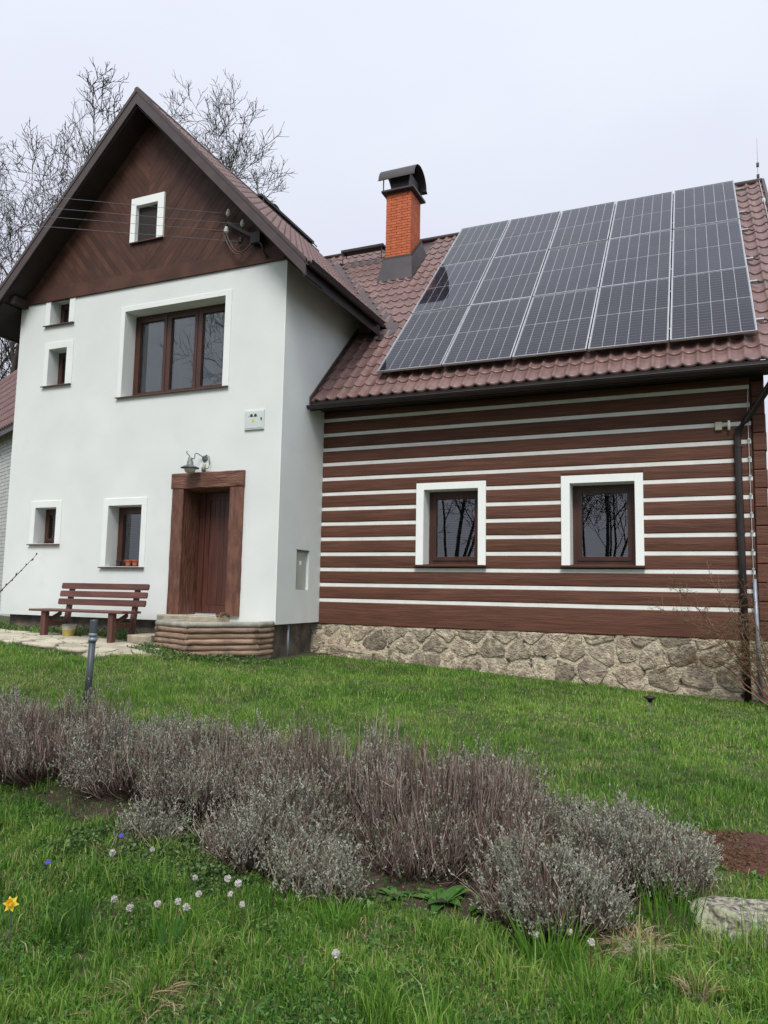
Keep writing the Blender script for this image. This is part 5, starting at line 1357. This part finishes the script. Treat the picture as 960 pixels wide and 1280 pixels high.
def petals(name, c, n, r, wd, m, par, tiltn, up=.0, cup=None):
    c = Vector(c); nrm = Vector(tiltn).normalized(); u = nrm.orthogonal().normalized(); v_ = nrm.cross(u)
    for i in range(n):
        a = 2*PI*i/n+.3; d = u*math.cos(a)+v_*math.sin(a); s_ = nrm.cross(d)
        mb = MB().add([c, c+d*r*.45+s_*wd/2+nrm*up*r*.3, c+d*r+nrm*up*r, c+d*r*.45-s_*wd/2+nrm*up*r*.3, c+d*r*.5+nrm*(up*r*.3-.002)], [(0,1,4),(1,2,4),(2,3,4),(3,0,4)])
        o_ = mb.build('petal', M[m], par); at = o_.data.attributes.new('tint','FLOAT','POINT'); at.data.foreach_set('value', [random.uniform(0,.3)]*len(o_.data.vertices))
dx, dy = -2.80,2.50; dz = gz(dx,dy)
t = thing('daffodil', (dx,dy,dz), 'single yellow daffodil in the grass at the left edge', 'flower')
dc = (dx,dy,dz+.17)
MB().tube([(dx-.01,dy+.01,dz),(dx,dy+.01,dz+.16),dc], .004, 5).build('stalk', M['beige'] if 0 else M['patina'], t)
petals('petal', dc, 6, .036, .021, 'petalyellow', t, (.35,-.75,.55))
tr_ = MB(); nn_ = Vector((.35,-.75,.55)).normalized(); u = nn_.orthogonal().normalized(); v_ = nn_.cross(u); vs = []
for r, hgt in ((.009,.0),(.011,.012),(.016,.022)):
    for k in range(10): vs.append(Vector(dc)+nn_*hgt+(u*math.cos(k*PI/5)+v_*math.sin(k*PI/5))*r)
tr_.add(vs, [(r*10+k, r*10+(k+1)%10, (r+1)*10+(k+1)%10, (r+1)*10+k) for r in range(2) for k in range(10)]+[tuple(range(10))])
o_ = tr_.build('trumpet', M['petalyellow'], t); at = o_.data.attributes.new('tint','FLOAT','POINT'); at.data.foreach_set('value', [1.]*len(o_.data.vertices))
for i, (x, y, lb) in enumerate(((-3.22,3.86,'brightest blue periwinkle flower under the lavender'),(-3.24,3.66,'blue periwinkle flower in the middle of the ground cover'),(-3.33,3.20,'pale blue flower at the left edge of the ground cover'),(-3.38,3.98,'faint blue flower at the back of the ground cover'))):
    x, y = x*.94, y*.94; z = gz(x,y); t = thing('blue_flower', (x,y,z), lb, 'flower', 'blue flowers in the ground cover')
    MB().tube([(x,y,z),(x,y,z+.09)], .002, 4).build('stalk', M['patina'], t)
    petals('petal', (x,y,z+.092), 5, .019, .015, 'petalblue', t, (.1,-.6,.8))

# ================================================================== STONES IN THE GARDEN
def boulder(cx, cy, cz, rx, ry, rz, name, label, seed, m='boulder', rot=0, flat=1.):
    bm = bmesh.new(); bmesh.ops.create_icosphere(bm, subdivisions=5, radius=1)
    for v_ in bm.verts:
        p = v_.co.copy(); n_ = (float(vnoise(p.x*1.3+seed, p.y*1.3+p.z, 1.3, seed))-.5)*.5+(float(vnoise(p.x*3+p.z, p.y*3-p.z, 1.5, seed+1))-.5)*.18+(float(vnoise(p.x*9+p.z*4, p.y*9-p.z*5, 1.5, seed+2))-.5)*.05
        q = Vector((math.copysign(abs(p.x)**.8,p.x), math.copysign(abs(p.y)**.8,p.y), math.copysign(abs(p.z)**.72,p.z)))*(1+n_)
        x, y = q.x*rx, q.y*ry; c, s_ = math.cos(rot), math.sin(rot); v_.co = (x*c-y*s_, x*s_+y*c, q.z*rz)
    me = bpy.data.meshes.new(name); bm.to_mesh(me); bm.free(); me.polygons.foreach_set('use_smooth', [True]*len(me.polygons))
    return tag(link(name, me, M[m], None, (cx,cy,cz)), label, 'stone')
boulder(.31,3.98,.035,.43,.25,.13,'boulder','long pale lichen covered boulder at the right edge before the mulch',3,rot=-.18)
boulder(-.30,3.58,gz(-.3,3.58)-.02,.15,.11,.045,'buried_stone','flat stone half buried under dry grass near the right lavender',8)

# ================================================================== SHRUB CANES
def cane_shrub(name, cx, cy, canes, label, seed, m='rosestem'):
    g = random.Random(seed); z = gz(cx,cy); t = thing(name, (cx,cy,z), label, 'shrub')
    V_ = []; tw = MB()
    for (ex, ey, ez, arch, r) in canes:
        n = 14; p0 = Vector((cx+g.uniform(-.08,.08), cy+g.uniform(-.05,.05), z-.02)); p1 = Vector((ex,ey,ez))
        pts = []
        for k in range(n+1):
            q = k/n; p = p0.lerp(p1,q)+Vector((0,0,arch*math.sin(PI*q)))+Vector((g.gauss(0,.008),g.gauss(0,.008),g.gauss(0,.008))); pts.append(p)
        mb = MB().tube(pts, [r*1.35*(1-.7*k/n) for k in range(n+1)], 5)
        o_ = mb.build('cane', M[m], t, smooth=True); at = o_.data.attributes.new('tint','FLOAT','POINT'); at.data.foreach_set('value', [g.uniform(0,1)]*len(o_.data.vertices))
        for k in range(4,n+1):
            for _ in range(3):
                d = Vector((g.gauss(0,1),g.gauss(0,.5),g.gauss(.3,.8))).normalized(); L = g.uniform(.05,.26); q = pts[k]
                tw.tube([q, q+d*L*.5+Vector((0,0,.01)), q+d*L+Vector((0,0,.03))], [r*.40,r*.32,.002], 3, cap=False)
                for _ in range(3):
                    e_ = q+d*L*g.uniform(.4,1); d2 = Vector((g.gauss(0,1),g.gauss(0,.6),g.gauss(.2,.8))).normalized()
                    tw.tube([e_, e_+d2*g.uniform(.03,.08)], [.0026,.0016], 3, cap=False); V_.append(e_+d2*.05); V_.append(e_)
    o_ = tw.build('twigs', M[m], t); at = o_.data.attributes.new('tint','FLOAT','POINT'); at.data.foreach_set('value', [.7]*len(o_.data.vertices))
    gg = np.random.default_rng(seed); P = np.array([tuple(p) for p in V_]); 
    leaves('buds', np.repeat(P,2,0)+gg.normal(size=(len(P)*2,3))*.006, .017, M['ivy'], gg, t, .5, .1)
    return t
cane_shrub('rose_shrub', .86, 10.95, [(-.35,11.0,1.72,.12,.008),(-.28,11.0,1.66,.12,.008),(-.6,10.9,.55,.42,.008),(-1.0,11.0,.42,.38,.007),(.1,10.9,1.85,.1,.007),(.35,10.9,1.5,.1,.007),(-.15,10.8,.75,.25,.006),
    (.82,10.8,2.1,.0,.010),(1.0,10.9,1.9,.1,.009),(.6,10.7,1.3,.1,.007),(.95,10.6,1.4,.1,.009),(-.6,11.05,1.45,.25,.006),(.3,10.8,.9,.2,.006),(.5,10.8,1.75,.05,.006),(0,11,1.2,.2,.006),(.2,11.0,1.15,.3,.006)],
    'leafless rose shrub with arching red brown canes at the right corner of the house', 9)
t = thing('willow_shrub', (-5.6,3.9,gz(-5.6,3.9)), 'bare twig with small buds reaching in from the left edge', 'shrub')
MB().tube([(-5.6,3.9,.2),(-5.3,3.95,.9),(-5.05,4.0,1.32),(-4.81,4.0,1.541),(-4.62,4.0,1.69),(-4.454,4.0,1.825)], [.012,.009,.006,.004,.003,.0015], 5).build('twig', M['rosestem'], t)
g = random.Random(3)
mb = MB()
for k in range(9):
    q = Vector((-4.85,4.0,1.51)).lerp(Vector((-4.454,4.0,1.825)), k/8.3); s_ = 1 if k%2 else -1
    l_ = g.uniform(.5,1); mb.tube([q, q+Vector((.012+s_*.006,0,.010-s_*.006))*l_, q+Vector((.024+s_*.008,0,.022-s_*.008))*l_], [.003,.0055,.001], 5)
mb.build('buds', M['rosestem'], t)
